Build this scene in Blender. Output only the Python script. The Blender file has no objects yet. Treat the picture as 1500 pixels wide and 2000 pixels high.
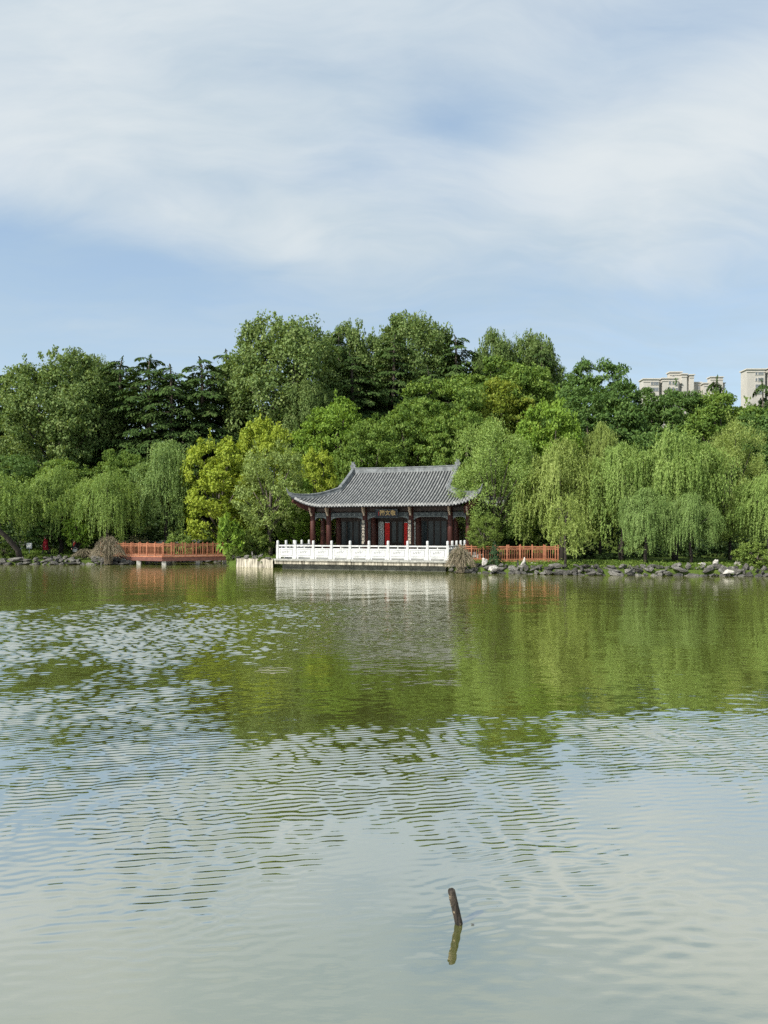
import bpy, bmesh, math, random
import numpy as np
from mathutils import Vector, Matrix, noise as mnoise

scene = bpy.context.scene
col = scene.collection
R = math.radians

# ------------------------------------------------------------------ camera
CAM_H = 2.5          # metres above the lake
FPX = 1444.0         # focal length in pixels of the 1500 x 2000 photograph
HOR = 1040.0         # row of the horizon
cam_d = bpy.data.cameras.new('camera'); cam = bpy.data.objects.new('camera', cam_d); col.objects.link(cam)
cam.location = (0, 0, CAM_H); cam.rotation_euler = (R(90), 0, 0)
cam_d.sensor_fit = 'AUTO'; cam_d.sensor_width = 36.0; cam_d.lens = 36.0 * FPX / 2000.0
cam_d.shift_y = (HOR - 1000.0) / 2000.0
cam_d.clip_start = 0.1; cam_d.clip_end = 5000
scene.camera = cam

# ------------------------------------------------------------------ light
SUN_EL, SUN_AZ = R(40), R(-129)          # azimuth clockwise from +Y: behind the camera on the left
SKY_STRENGTH = 0.15
sun_dir = Vector((math.sin(SUN_AZ) * math.cos(SUN_EL), math.cos(SUN_AZ) * math.cos(SUN_EL), math.sin(SUN_EL)))
sd = bpy.data.lights.new('sun', 'SUN'); sd.energy = 5.0; sd.angle = R(0.6); sd.color = (1.0, 0.95, 0.86)
sun = bpy.data.objects.new('sun', sd); col.objects.link(sun)
sun.rotation_euler = (-sun_dir).to_track_quat('-Z', 'Y').to_euler(); sun.location = (-60, -30, 60)
scene.view_settings.view_transform = 'Standard'; scene.view_settings.look = 'None'
scene.view_settings.gamma = 1.0; scene.view_settings.use_curve_mapping = False
scene.view_settings.exposure = 0.46
scene.cycles.max_bounces = 6; scene.cycles.diffuse_bounces = 2; scene.cycles.glossy_bounces = 3
scene.cycles.transmission_bounces = 3; scene.cycles.transparent_max_bounces = 4
scene.cycles.use_adaptive_sampling = True; scene.cycles.adaptive_threshold = 0.02
scene.cycles.use_denoising = False
scene.cycles.sample_clamp_indirect = 4.0

# ------------------------------------------------------------------ node helpers
class NT:
    def __init__(self, tree): self.t = tree; self.n = tree.nodes; self.l = tree.links
    def put(self, sock, v):
        if v is None: return
        if isinstance(v, bpy.types.NodeSocket): self.l.new(v, sock)
        elif isinstance(v, (tuple, list)):
            d = sock.default_value
            v = tuple(v)
            if hasattr(d, '__len__') and len(d) == 4 and len(v) == 3: v = v + (1.0,)
            sock.default_value = v
        else: sock.default_value = v
    def node(self, typ, ins=None, **attrs):
        nd = self.n.new(typ)
        for k, v in attrs.items(): setattr(nd, k, v)
        for k, v in (ins or {}).items(): self.put(nd.inputs[k], v)
        return nd
    def m(self, op, a, b=None, c=None, clamp=False):
        nd = self.n.new('ShaderNodeMath'); nd.operation = op; nd.use_clamp = clamp
        for i, v in enumerate((a, b, c)):
            if v is not None: self.put(nd.inputs[i], v)
        return nd.outputs[0]
    def vm(self, op, a, b=None, scale=None):
        nd = self.n.new('ShaderNodeVectorMath'); nd.operation = op
        self.put(nd.inputs[0], a)
        if b is not None: self.put(nd.inputs[1], b)
        if scale is not None: self.put(nd.inputs['Scale'], scale)
        return nd.outputs['Value'] if op in ('LENGTH', 'DOT_PRODUCT', 'DISTANCE') else nd.outputs[0]
    def smooth(self, x, lo, hi, a=0.0, b=1.0):
        nd = self.n.new('ShaderNodeMapRange'); nd.interpolation_type = 'SMOOTHSTEP'
        self.put(nd.inputs[0], x)
        for i, v in zip((1, 2, 3, 4), (lo, hi, a, b)): self.put(nd.inputs[i], v)
        return nd.outputs[0]
    def sep(self, v):
        nd = self.n.new('ShaderNodeSeparateXYZ'); self.put(nd.inputs[0], v); return nd.outputs
    def comb(self, x, y, z):
        nd = self.n.new('ShaderNodeCombineXYZ')
        for i, v in enumerate((x, y, z)): self.put(nd.inputs[i], v)
        return nd.outputs[0]
    def noise(self, vec, scale, detail=3, rough=0.5, dist=0.0, dim='3D'):
        nd = self.n.new('ShaderNodeTexNoise'); nd.noise_dimensions = dim
        self.put(nd.inputs['Vector'], vec); nd.inputs['Scale'].default_value = scale
        nd.inputs['Detail'].default_value = detail; nd.inputs['Roughness'].default_value = rough
        nd.inputs['Distortion'].default_value = dist
        return nd.outputs[0]
    def mixc(self, f, a, b):
        nd = self.n.new('ShaderNodeMix'); nd.data_type = 'RGBA'
        self.put(nd.inputs[0], f); self.put(nd.inputs[6], a); self.put(nd.inputs[7], b)
        return nd.outputs[2]
    def ramp(self, f, stops):
        nd = self.n.new('ShaderNodeValToRGB'); cr = nd.color_ramp
        while len(cr.elements) < len(stops): cr.elements.new(0.5)
        for e, (p, c) in zip(cr.elements, stops): e.position = p; e.color = tuple(c) + (1.0,)
        self.put(nd.inputs[0], f); return nd.outputs[0]

# ------------------------------------------------------------------ sky
world = bpy.data.worlds.new('World'); scene.world = world; world.use_nodes = True
world.node_tree.nodes.clear(); W = NT(world.node_tree)
sky = W.node('ShaderNodeTexSky', sky_type='NISHITA', sun_disc=False, sun_elevation=SUN_EL, sun_rotation=SUN_AZ % (2 * math.pi),
             altitude=50, air_density=1.0, dust_density=1.2, ozone_density=1.6)
gen = W.node('ShaderNodeTexCoord').outputs['Generated']
wx, wy, wz = W.sep(gen)
zz = W.m('ADD', W.m('ABSOLUTE', wz), 0.16)
q = W.comb(W.m('DIVIDE', wx, zz), W.m('DIVIDE', W.m('MULTIPLY', wy, 1.0), zz), 0.37)
warp = W.node('ShaderNodeTexNoise', {'Vector': q, 'Scale': 1.1, 'Detail': 3.0})
qw = W.vm('ADD', q, W.vm('SCALE', W.vm('SUBTRACT', warp.outputs[1], (0.5, 0.5, 0.5)), scale=0.7))
qs = W.vm('MULTIPLY', qw, (0.75, 1.25, 1.0))
big = W.noise(qs, 0.75, 5, 0.55)
fine = W.noise(W.vm('MULTIPLY', qw, (1.0, 2.2, 1.0)), 2.6, 6, 0.62)
wisp = W.noise(W.vm('MULTIPLY', W.vm('ADD', qw, W.vm('SCALE', warp.outputs[1], scale=.25)), (0.7, 2.0, 1.0)), 2.6, 6, 0.58, 0.0)
cover = W.m('ADD', W.m('MULTIPLY', big, 0.62), W.m('ADD', W.m('MULTIPLY', fine, 0.30), W.m('MULTIPLY', wisp, 0.22)))
def spot(px, py, sx, sy, amp):
    """a broad thicker or thinner stretch of the cloud sheet, in direction space"""
    d = Vector(((px - 750) / FPX, 1.0, (HOR - py) / FPX)); d.normalize()
    v = W.vm('MULTIPLY', W.vm('SUBTRACT', gen, tuple(d)), (FPX / sx, 0.0, FPX / sy))
    return W.m('MULTIPLY', W.smooth(W.vm('LENGTH', v), 1.0, 0.0), amp)
for s in ((60, 500, 420, 110, -0.36), (330, 560, 380, 90, -0.22), (935, 245, 190, 95, -0.26), (1330, 50, 420, 120, -0.25), (700, 310, 150, 80, -0.12),
          (330, 230, 560, 260, 0.20), (760, 480, 620, 110, 0.16), (1330, 330, 430, 200, 0.20), (1000, 110, 200, 120, 0.10)):
    cover = W.m('ADD', cover, spot(*s))
cover = W.m('ADD', cover, W.smooth(wz, 0.48, 0.85, 0.0, 0.22))            # the sheet thickens overhead
cover = W.m('MULTIPLY', W.smooth(cover, 0.20, 0.92), W.smooth(wz, 0.18, 0.38, 0.30, 1.0))
cover = W.m('MULTIPLY', cover, 0.93)
CLD = 0.73 / SKY_STRENGTH
shade = W.mixc(W.smooth(W.m('ADD', W.m('MULTIPLY', big, .65), W.m('MULTIPLY', wisp, .35)), 0.32, 0.66), (0.52 * CLD, 0.635 * CLD, 0.71 * CLD), (0.78 * CLD, 0.83 * CLD, 0.85 * CLD))
hz = W.smooth(W.m('ABSOLUTE', wz), 0.42, 0.02)                # paler towards the horizon
veilc = W.mixc(hz, (0.41 * CLD, 0.56 * CLD, 0.725 * CLD), (0.545 * CLD, 0.70 * CLD, 0.80 * CLD))
veil = W.mixc(W.smooth(fine, 0.25, 0.75, 0.66, 0.88), sky.outputs[0], veilc)   # thin high cirrus over all the blue
skyc = W.mixc(cover, veil, shade)
bg = W.node('ShaderNodeBackground', {'Color': skyc, 'Strength': SKY_STRENGTH})
W.l.new(bg.outputs[0], W.node('ShaderNodeOutputWorld').inputs[0])

# ------------------------------------------------------------------ scene helpers
def px(x, y, Y):            # the point at distance Y that photograph pixel (x, y) shows
    return Vector(((x - 750) / FPX * Y, Y, CAM_H + (HOR - y) / FPX * Y))

def tag(o, label=None, cat=None, group=None, kind=None):
    if label: o['label'] = label
    if cat: o['category'] = cat
    if group: o['group'] = group
    if kind: o['kind'] = kind
    return o

def empty(name, loc=(0, 0, 0), rz=0.0):
    o = bpy.data.objects.new(name, None); col.objects.link(o)
    o.location = loc; o.rotation_euler = (0, 0, rz); o.empty_display_size = 0.3
    return o

def link(name, me, mat=None, parent=None, loc=None, rot=None):
    o = bpy.data.objects.new(name, me); col.objects.link(o)
    if mat is not None and not me.materials: me.materials.append(mat)
    if parent is not None: o.parent = parent
    if loc is not None: o.location = loc
    if rot is not None: o.rotation_euler = rot
    return o

class MB:
    """collects vertices and faces of one mesh"""
    def __init__(self): self.v = []; self.f = []
    def add(self, vs, fs):
        b = len(self.v); self.v += [tuple(p) for p in vs]; self.f += [tuple(i + b for i in f) for f in fs]; return self
    def box(self, x0, x1, y0, y1, z0, z1):
        return self.add([(x0, y0, z0), (x1, y0, z0), (x1, y1, z0), (x0, y1, z0), (x0, y0, z1), (x1, y0, z1), (x1, y1, z1), (x0, y1, z1)],
                        [(3, 2, 1, 0), (4, 5, 6, 7), (0, 1, 5, 4), (1, 2, 6, 5), (2, 3, 7, 6), (3, 0, 4, 7)])
    def bar(self, a, b, w, h):
        """rectangular bar between two points, w across, h upright"""
        a = Vector(a); b = Vector(b); d = (b - a).normalized(); s = d.cross(Vector((0, 0, 1)))
        if s.length < 1e-4: s = Vector((1, 0, 0))
        s.normalize(); u = s.cross(d)
        vs = []
        for p in (a, b):
            for i, j in ((-1, -1), (1, -1), (1, 1), (-1, 1)): vs.append(p + s * (i * w / 2) + u * (j * h / 2))
        return self.add(vs, [(3, 2, 1, 0), (4, 5, 6, 7), (0, 1, 5, 4), (1, 2, 6, 5), (2, 3, 7, 6), (3, 0, 4, 7)])
    def tube(self, pts, rad, sides=6, cap=True):
        pts = [Vector(p) for p in pts]; n = len(pts)
        if not hasattr(rad, '__len__'): rad = [rad] * n
        up = Vector((0.13, 0.21, 1)) if abs((pts[-1] - pts[0]).normalized().z) < 0.9 else Vector((1, 0.1, 0))
        vs = []
        for i, p in enumerate(pts):
            d = (pts[min(i + 1, n - 1)] - pts[max(i - 1, 0)]).normalized()
            s = d.cross(up).normalized(); u = s.cross(d)
            for k in range(sides):
                a = 2 * math.pi * k / sides; vs.append(p + (s * math.cos(a) + u * math.sin(a)) * rad[i])
        fs = []
        for i in range(n - 1):
            for k in range(sides):
                k2 = (k + 1) % sides; fs.append((i * sides + k, i * sides + k2, (i + 1) * sides + k2, (i + 1) * sides + k))
        if cap: fs += [tuple(range(sides - 1, -1, -1)), tuple((n - 1) * sides + k for k in range(sides))]
        return self.add(vs, fs)
    def mesh(self, name, smooth=False):
        me = bpy.data.meshes.new(name); me.from_pydata(self.v, [], self.f); me.update()
        if smooth: me.polygons.foreach_set('use_smooth', [True] * len(me.polygons))
        return me
    def build(self, name, mat, parent=None, smooth=False, loc=None, rot=None):
        return link(name, self.mesh(name, smooth), mat, parent, loc, rot)

def bevel(o, w, seg=2):
    b = o.modifiers.new('bevel', 'BEVEL'); b.width = w; b.segments = seg; b.limit_method = 'ANGLE'
    return o

def quads_mesh(name, V, tint=None):
    """V: (n,4,3) quads"""
    n = len(V); me = bpy.data.meshes.new(name)
    me.vertices.add(n * 4); me.vertices.foreach_set('co', np.ascontiguousarray(V, dtype=np.float32).ravel())
    me.loops.add(n * 4); me.loops.foreach_set('vertex_index', np.arange(n * 4, dtype=np.int32))
    me.polygons.add(n); me.polygons.foreach_set('loop_start', np.arange(0, n * 4, 4, dtype=np.int32))
    me.polygons.foreach_set('loop_total', np.full(n, 4, dtype=np.int32))
    if tint is not None:
        at = me.attributes.new('tint', 'FLOAT', 'POINT'); at.data.foreach_set('value', np.repeat(tint, 4).astype(np.float32))
    me.update(calc_edges=True)
    return me

# ------------------------------------------------------------------ materials
def new_mat(name):
    m = bpy.data.materials.new(name); m.use_nodes = True; m.node_tree.nodes.clear(); return m, NT(m.node_tree)

def finish(T, shader, disp=None):
    out = T.node('ShaderNodeOutputMaterial'); T.l.new(shader, out.inputs[0])

def solid(name, c, c2=None, scale=4.0, rough=0.7, bump=0.0, bscale=30.0, spec=0.3, stretch=(1, 1, 1), detail=5, metallic=0.0):
    """base colour wandering between c and c2, with optional fine relief"""
    m, T = new_mat(name)
    co = T.node('ShaderNodeTexCoord').outputs['Object']
    cs = T.vm('MULTIPLY', co, stretch)
    base = c
    if c2 is not None: base = T.mixc(T.smooth(T.noise(cs, scale, detail, 0.6), 0.3, 0.7), c, c2)
    p = T.node('ShaderNodeBsdfPrincipled', {'Base Color': base, 'Roughness': rough, 'Specular IOR Level': spec, 'Metallic': metallic})
    if bump:
        b = T.node('ShaderNodeBump', {'Height': T.noise(cs, bscale, 4, 0.6), 'Strength': 1.0, 'Distance': bump})
        T.l.new(b.outputs[0], p.inputs['Normal'])
    finish(T, p.outputs[0]); return m

def foliage(name, dark, mid, light, transl=0.3, rough=0.6, spec=0.18):
    m, T = new_mat(name)
    t = T.node('ShaderNodeAttribute', attribute_name='tint').outputs['Fac']
    c = T.ramp(t, [(0.0, dark), (0.5, mid), (1.0, light)])
    p = T.node('ShaderNodeBsdfPrincipled', {'Base Color': c, 'Roughness': rough, 'Specular IOR Level': spec})
    tr = T.node('ShaderNodeBsdfTranslucent', {'Color': T.vm('MULTIPLY', c, (1.25, 1.15, 0.6))})
    mx = T.node('ShaderNodeMixShader', {0: transl}); T.l.new(p.outputs[0], mx.inputs[1]); T.l.new(tr.outputs[0], mx.inputs[2])
    finish(T, mx.outputs[0]); return m

F = dict(
    plane=foliage('plane_tree_leaves', (0.070, 0.118, 0.030), (0.125, 0.192, 0.052), (0.235, 0.300, 0.105), .3),
    cedar=foliage('cedar_needles', (0.024, 0.050, 0.015), (0.048, 0.088, 0.024), (0.105, 0.150, 0.046), .13, .9, .05),
    cypress=foliage('cypress_needles', (.018, .038, .012), (.034, .06, .018), (.06, .09, .03), .1, .9, .05),
    green=foliage('green_leaves', (0.066, 0.125, 0.022), (0.130, 0.215, 0.038), (0.235, 0.325, 0.072), .34),
    deep=foliage('deep_green_leaves', (0.044, 0.094, 0.022), (0.080, 0.150, 0.035), (0.148, 0.232, 0.060), .3),
    bright=foliage('bright_green_leaves', (0.090, 0.165, 0.020), (0.165, 0.275, 0.036), (0.270, 0.390, 0.070), .35),
    gold=foliage('golden_green_leaves', (0.155, 0.225, 0.024), (0.275, 0.355, 0.040), (0.420, 0.490, 0.075), .36),
    ochre=foliage('ochre_green_leaves', (0.095, 0.149, 0.018), (0.176, 0.230, 0.026), (0.297, 0.324, 0.048), .3),
    willow=foliage('willow_leaves', (0.125, 0.205, 0.048), (0.220, 0.325, 0.082), (0.340, 0.450, 0.145), .38),
    willow2=foliage('yellow_willow_leaves', (0.160, 0.215, 0.052), (0.258, 0.340, 0.088), (0.385, 0.460, 0.155), .38),
    willow3=foliage('blue_willow_leaves', (0.112, 0.190, 0.052), (0.198, 0.300, 0.090), (0.315, 0.425, 0.160), .36),
    sage=foliage('sage_leaves', (0.115, 0.170, 0.045), (0.200, 0.275, 0.076), (0.315, 0.395, 0.135), .35),
    shrub=foliage('shrub_leaves', (0.075, 0.125, 0.025), (0.140, 0.205, 0.042), (0.230, 0.310, 0.070), .3),
    juniper=foliage('juniper_needles', (.018, .045, .02), (.035, .075, .03), (.06, .11, .04), .12),
    dry=foliage('dry_leaves', (.10, .11, .05), (.16, .16, .08), (.23, .22, .12), .2),
    grass=foliage('grass_blades', (.05, .10, .012), (.09, .16, .02), (.15, .22, .04), .25),
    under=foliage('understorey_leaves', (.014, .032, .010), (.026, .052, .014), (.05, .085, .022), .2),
)
M = dict(
    bark=solid('bark', (.055, .045, .035), (.11, .095, .075), 6, .9, .02, 14, stretch=(1, 1, .25)),
    darkbark=solid('dark_bark', (.022, .018, .015), (.05, .042, .035), 6, .9, .02, 14, stretch=(1, 1, .25)),
    twig=solid('dry_twigs', (.13, .105, .07), (.25, .215, .15), 9, .85),
    rock=None, tile=None,
    pan=solid('roof_pan_tile', (.010, .013, .016), (.022, .026, .030), 8, .8),
    ridge=solid('ridge_plaster', (.09, .10, .105), (.19, .205, .212), 3, .7, .004, 25),
    redwood=solid('dark_red_lacquer', (.048, .015, .012), (.076, .027, .021), 4, .55, .001, 40, stretch=(1, 1, .2)),
    darkwood=solid('dark_brown_wood', (.012, .008, .006), (.022, .013, .010), 6, .6, .002, 30, stretch=(1, 1, .2)),
    beam=solid('painted_beam', (.018, .026, .030), (.05, .064, .068), 7, .65),
    beamtrim=solid('painted_beam_trim', (.09, .11, .115), (.17, .195, .19), 9, .65),
    corbel=solid('carved_corbel', (.22, .15, .10), (.45, .38, .30), 14, .7),
    plaster=solid('cream_plaster', (.24, .23, .20), (.32, .31, .27), 3, .9, .002, 20),
    glass=solid('window_glass', (.012, .019, .022), (.030, .043, .047), 1.3, .15, spec=.3),
    lattice=solid('pale_lattice', (.42, .47, .46), (.62, .66, .64), 10, .7),
    redpaper=solid('red_couplet_paper', (.46, .012, .010), (.56, .022, .016), 5, .7),
    silver=solid('silver_paper', (.40, .41, .43), None, rough=.5),
    black=solid('black_lacquer', (.010, .010, .011), None, rough=.3, spec=.4),
    navy=solid('navy_lacquer', (.010, .014, .024), None, rough=.4),
    gold=solid('gold_leaf_lettering', (.28, .19, .07), (.40, .29, .12), 20, .45),
    white=solid('pale_lettering', (.42, .38, .31), None, rough=.7),
    seal=solid('red_seal', (.25, .02, .015), None, rough=.7),
    marble=solid('white_marble', (.37, .38, .375), (.55, .555, .55), 2.2, .6, .003, 18, stretch=(2.5, 2.5, .7), detail=8),
    marblecut=solid('carved_marble', (.25, .26, .265), (.36, .37, .37), 7, .65, .006, 22),
    coping=solid('grey_stone_coping', (.20, .205, .19), (.36, .36, .33), 3, .85, .006, 18),
    band=solid('stained_stone_band', (.075, .068, .05), (.46, .425, .345), 3.2, .9, .006, 20, stretch=(2.2, 1, .25)),
    plinth=solid('wet_dark_stone', (.035, .038, .032), (.085, .09, .075), 3, .7, .008, 12),
    wood=solid('red_brown_timber', (.23, .082, .042), (.39, .165, .090), 5, .7, .002, 30),
    woodd=solid('weathered_timber_fascia', (.085, .035, .028), (.14, .058, .044), 5, .75, .003, 20),
    deckw=solid('timber_deck', (.22, .13, .09), (.32, .2, .14), 5, .85),
    conc=solid('pale_concrete', (.20, .195, .175), (.34, .33, .30), 4, .9, .004, 16),
    paving=solid('terrace_paving', (.30, .30, .28), (.42, .42, .40), 1.3, .85),
    log=None,
    wall=solid('cream_render', (.40, .38, .345), (.46, .44, .40), .15, .9),
    wallw=solid('pale_cornice', (.50, .47, .42), None, rough=.9),
    fwin=solid('far_window_glass', (.09, .11, .13), (.16, .18, .2), .3, .25, spec=.5),
    path=solid('pale_path', (.42, .40, .33), (.55, .52, .44), 2, .9),
    metal=solid('galvanised_metal', (.30, .33, .33), None, rough=.5, metallic=.3),
    sign=solid('white_sign_face', (.55, .55, .53), (.66, .66, .64), 6, .6),
    skin=solid('skin', (.45, .27, .19), None, rough=.6),
    hair=solid('black_hair', (.012, .010, .009), None, rough=.5),
    coat=solid('crimson_coat', (.20, .006, .014), (.26, .010, .02), 6, .85),
    trousers=solid('dark_trousers', (.014, .014, .017), None, rough=.85),
    jacket=solid('black_jacket', (.018, .016, .018), (.03, .026, .028), 8, .8),
    scarf=solid('red_orange_scarf', (.42, .05, .025), (.3, .015, .02), 8, .8),
    bag=solid('grey_bag', (.26, .26, .25), (.36, .36, .34), 8, .8),
)
def rock_mat():
    m, T = new_mat('lake_limestone')
    co = T.node('ShaderNodeTexCoord').outputs['Object']
    rnd = T.node('ShaderNodeObjectInfo').outputs['Random']
    off = T.vm('ADD', co, T.comb(T.m('MULTIPLY', rnd, 37.0), 0.0, T.m('MULTIPLY', rnd, 11.0)))
    n1 = T.noise(off, 2.2, 6, 0.65); n2 = T.noise(off, 9.0, 4, 0.6)
    c = T.ramp(T.m('ADD', T.m('MULTIPLY', n1, .7), T.m('MULTIPLY', n2, .3)), [(.3, (.04, .04, .036)), (.5, (.12, .116, .105)), (.7, (.31, .30, .27))])
    c = T.vm('SCALE', c, scale=T.m('MULTIPLY_ADD', rnd, .95, .45))
    p = T.node('ShaderNodeBsdfPrincipled', {'Base Color': c, 'Roughness': .9, 'Specular IOR Level': .2})
    b = T.node('ShaderNodeBump', {'Height': T.m('ADD', n2, n1), 'Distance': .09, 'Strength': 1.0}); T.l.new(b.outputs[0], p.inputs['Normal'])
    finish(T, p.outputs[0]); return m
M['rock'] = rock_mat()
M['palerock'] = solid('pale_scholar_stone', (.22, .21, .19), (.52, .50, .46), 3.0, .9, .05, 7)
def tile_mat():
    m, T = new_mat('grey_barrel_tile')
    co = T.node('ShaderNodeTexCoord').outputs['Object']
    rnd = T.node('ShaderNodeObjectInfo').outputs['Random']
    n = T.noise(T.vm('ADD', co, T.comb(0.0, 0.0, T.m('MULTIPLY', rnd, 50.0))), 1.6, 6, .7)
    c = T.ramp(n, [(.25, (.09, .093, .092)), (.5, (.22, .225, .222)), (.75, (.36, .365, .355))])
    p = T.node('ShaderNodeBsdfPrincipled', {'Base Color': c, 'Roughness': .55, 'Specular IOR Level': .4})
    finish(T, p.outputs[0]); return m
M['tile'] = tile_mat()
def log_mat():
    m, T = new_mat('weathered_post_wood')
    co = T.node('ShaderNodeTexCoord').outputs['Object']
    x, y, z = T.sep(co)
    n = T.noise(T.vm('MULTIPLY', co, (1, 1, .12)), 60, 5, .65); n2 = T.noise(co, 22, 5, .6)
    c = T.ramp(n, [(.32, (.008, .007, .006)), (.52, (.030, .024, .019)), (.74, (.10, .078, .058))])
    c = T.mixc(T.smooth(n2, .57, .68, 0, .8), c, (.30, .24, .16))
    wet = T.smooth(T.m('ADD', z, T.m('MULTIPLY', n2, .06)), .07, .02)
    c = T.mixc(wet, c, (.006, .006, .005))
    p = T.node('ShaderNodeBsdfPrincipled', {'Base Color': c, 'Roughness': .75, 'Specular IOR Level': .3})
    b = T.node('ShaderNodeBump', {'Height': T.m('ADD', n, n2), 'Distance': .010}); T.l.new(b.outputs[0], p.inputs['Normal'])
    finish(T, p.outputs[0]); return m
M['log'] = log_mat()
def ground_mat():
    m, T = new_mat('park_ground')
    co = T.node('ShaderNodeTexCoord').outputs['Object']
    n1 = T.noise(co, .35, 5, .6); n2 = T.noise(co, 5, 5, .65)
    c = T.ramp(T.m('ADD', T.m('MULTIPLY', n1, .6), T.m('MULTIPLY', n2, .4)), [(.35, (.045, .05, .018)), (.5, (.06, .095, .018)), (.65, (.10, .14, .03))])
    p = T.node('ShaderNodeBsdfPrincipled', {'Base Color': c, 'Roughness': .95, 'Specular IOR Level': .1})
    b = T.node('ShaderNodeBump', {'Height': n2, 'Distance': .1}); T.l.new(b.outputs[0], p.inputs['Normal'])
    finish(T, p.outputs[0]); return m
M['ground'] = ground_mat()

def water_mat():
    m, T = new_mat('lake_water')
    co = T.node('ShaderNodeTexCoord').outputs['Object']
    x, y, z = T.sep(co)
    far = T.smooth(y, 26, 34)
    b1 = T.noise(T.vm('MULTIPLY', co, (6, 14, 1)), 1.0, 2.0, .5)
    b2 = T.noise(T.vm('MULTIPLY', co, (.8, 2.2, 1)), 1.0, 2.0, .5)
    hgt = T.m('ADD', T.m('MULTIPLY', b1, .0007), T.m('MULTIPLY', T.m('MULTIPLY', b2, .012), far))
    b = T.node('ShaderNodeBump', {'Height': hgt, 'Distance': 1.0, 'Strength': 1.0})
    body = T.mixc(T.noise(co, .12, 3, .5), (.082, .094, .018), (.105, .115, .026))
    dif = T.node('ShaderNodeBsdfDiffuse', {'Color': body})
    rough = T.m('MULTIPLY_ADD', T.smooth(y, 12, 32), .075, .025)
    glo = T.node('ShaderNodeBsdfGlossy', {'Color': (.98, .965, .93, 1), 'Roughness': rough})
    T.l.new(b.outputs[0], glo.inputs['Normal'])
    fr = T.node('ShaderNodeFresnel', {'IOR': 1.33}); T.l.new(b.outputs[0], fr.inputs['Normal'])
    nd = T.n.new('ShaderNodeFloatCurve'); cv = nd.mapping.curves[0]
    pts = [(0.0, .30), (.05, .53), (.09, .67), (.15, .74), (.35, .73), (1.0, .75)]
    while len(cv.points) < len(pts): cv.points.new(.5, .5)
    for p, c in zip(cv.points, pts): p.location = c; p.handle_type = 'VECTOR'
    nd.mapping.update(); T.l.new(fr.outputs[0], nd.inputs['Value'])
    mx = T.node('ShaderNodeMixShader'); T.l.new(nd.outputs[0], mx.inputs[0]); T.l.new(dif.outputs[0], mx.inputs[1]); T.l.new(glo.outputs[0], mx.inputs[2])
    finish(T, mx.outputs[0]); return m

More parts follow.
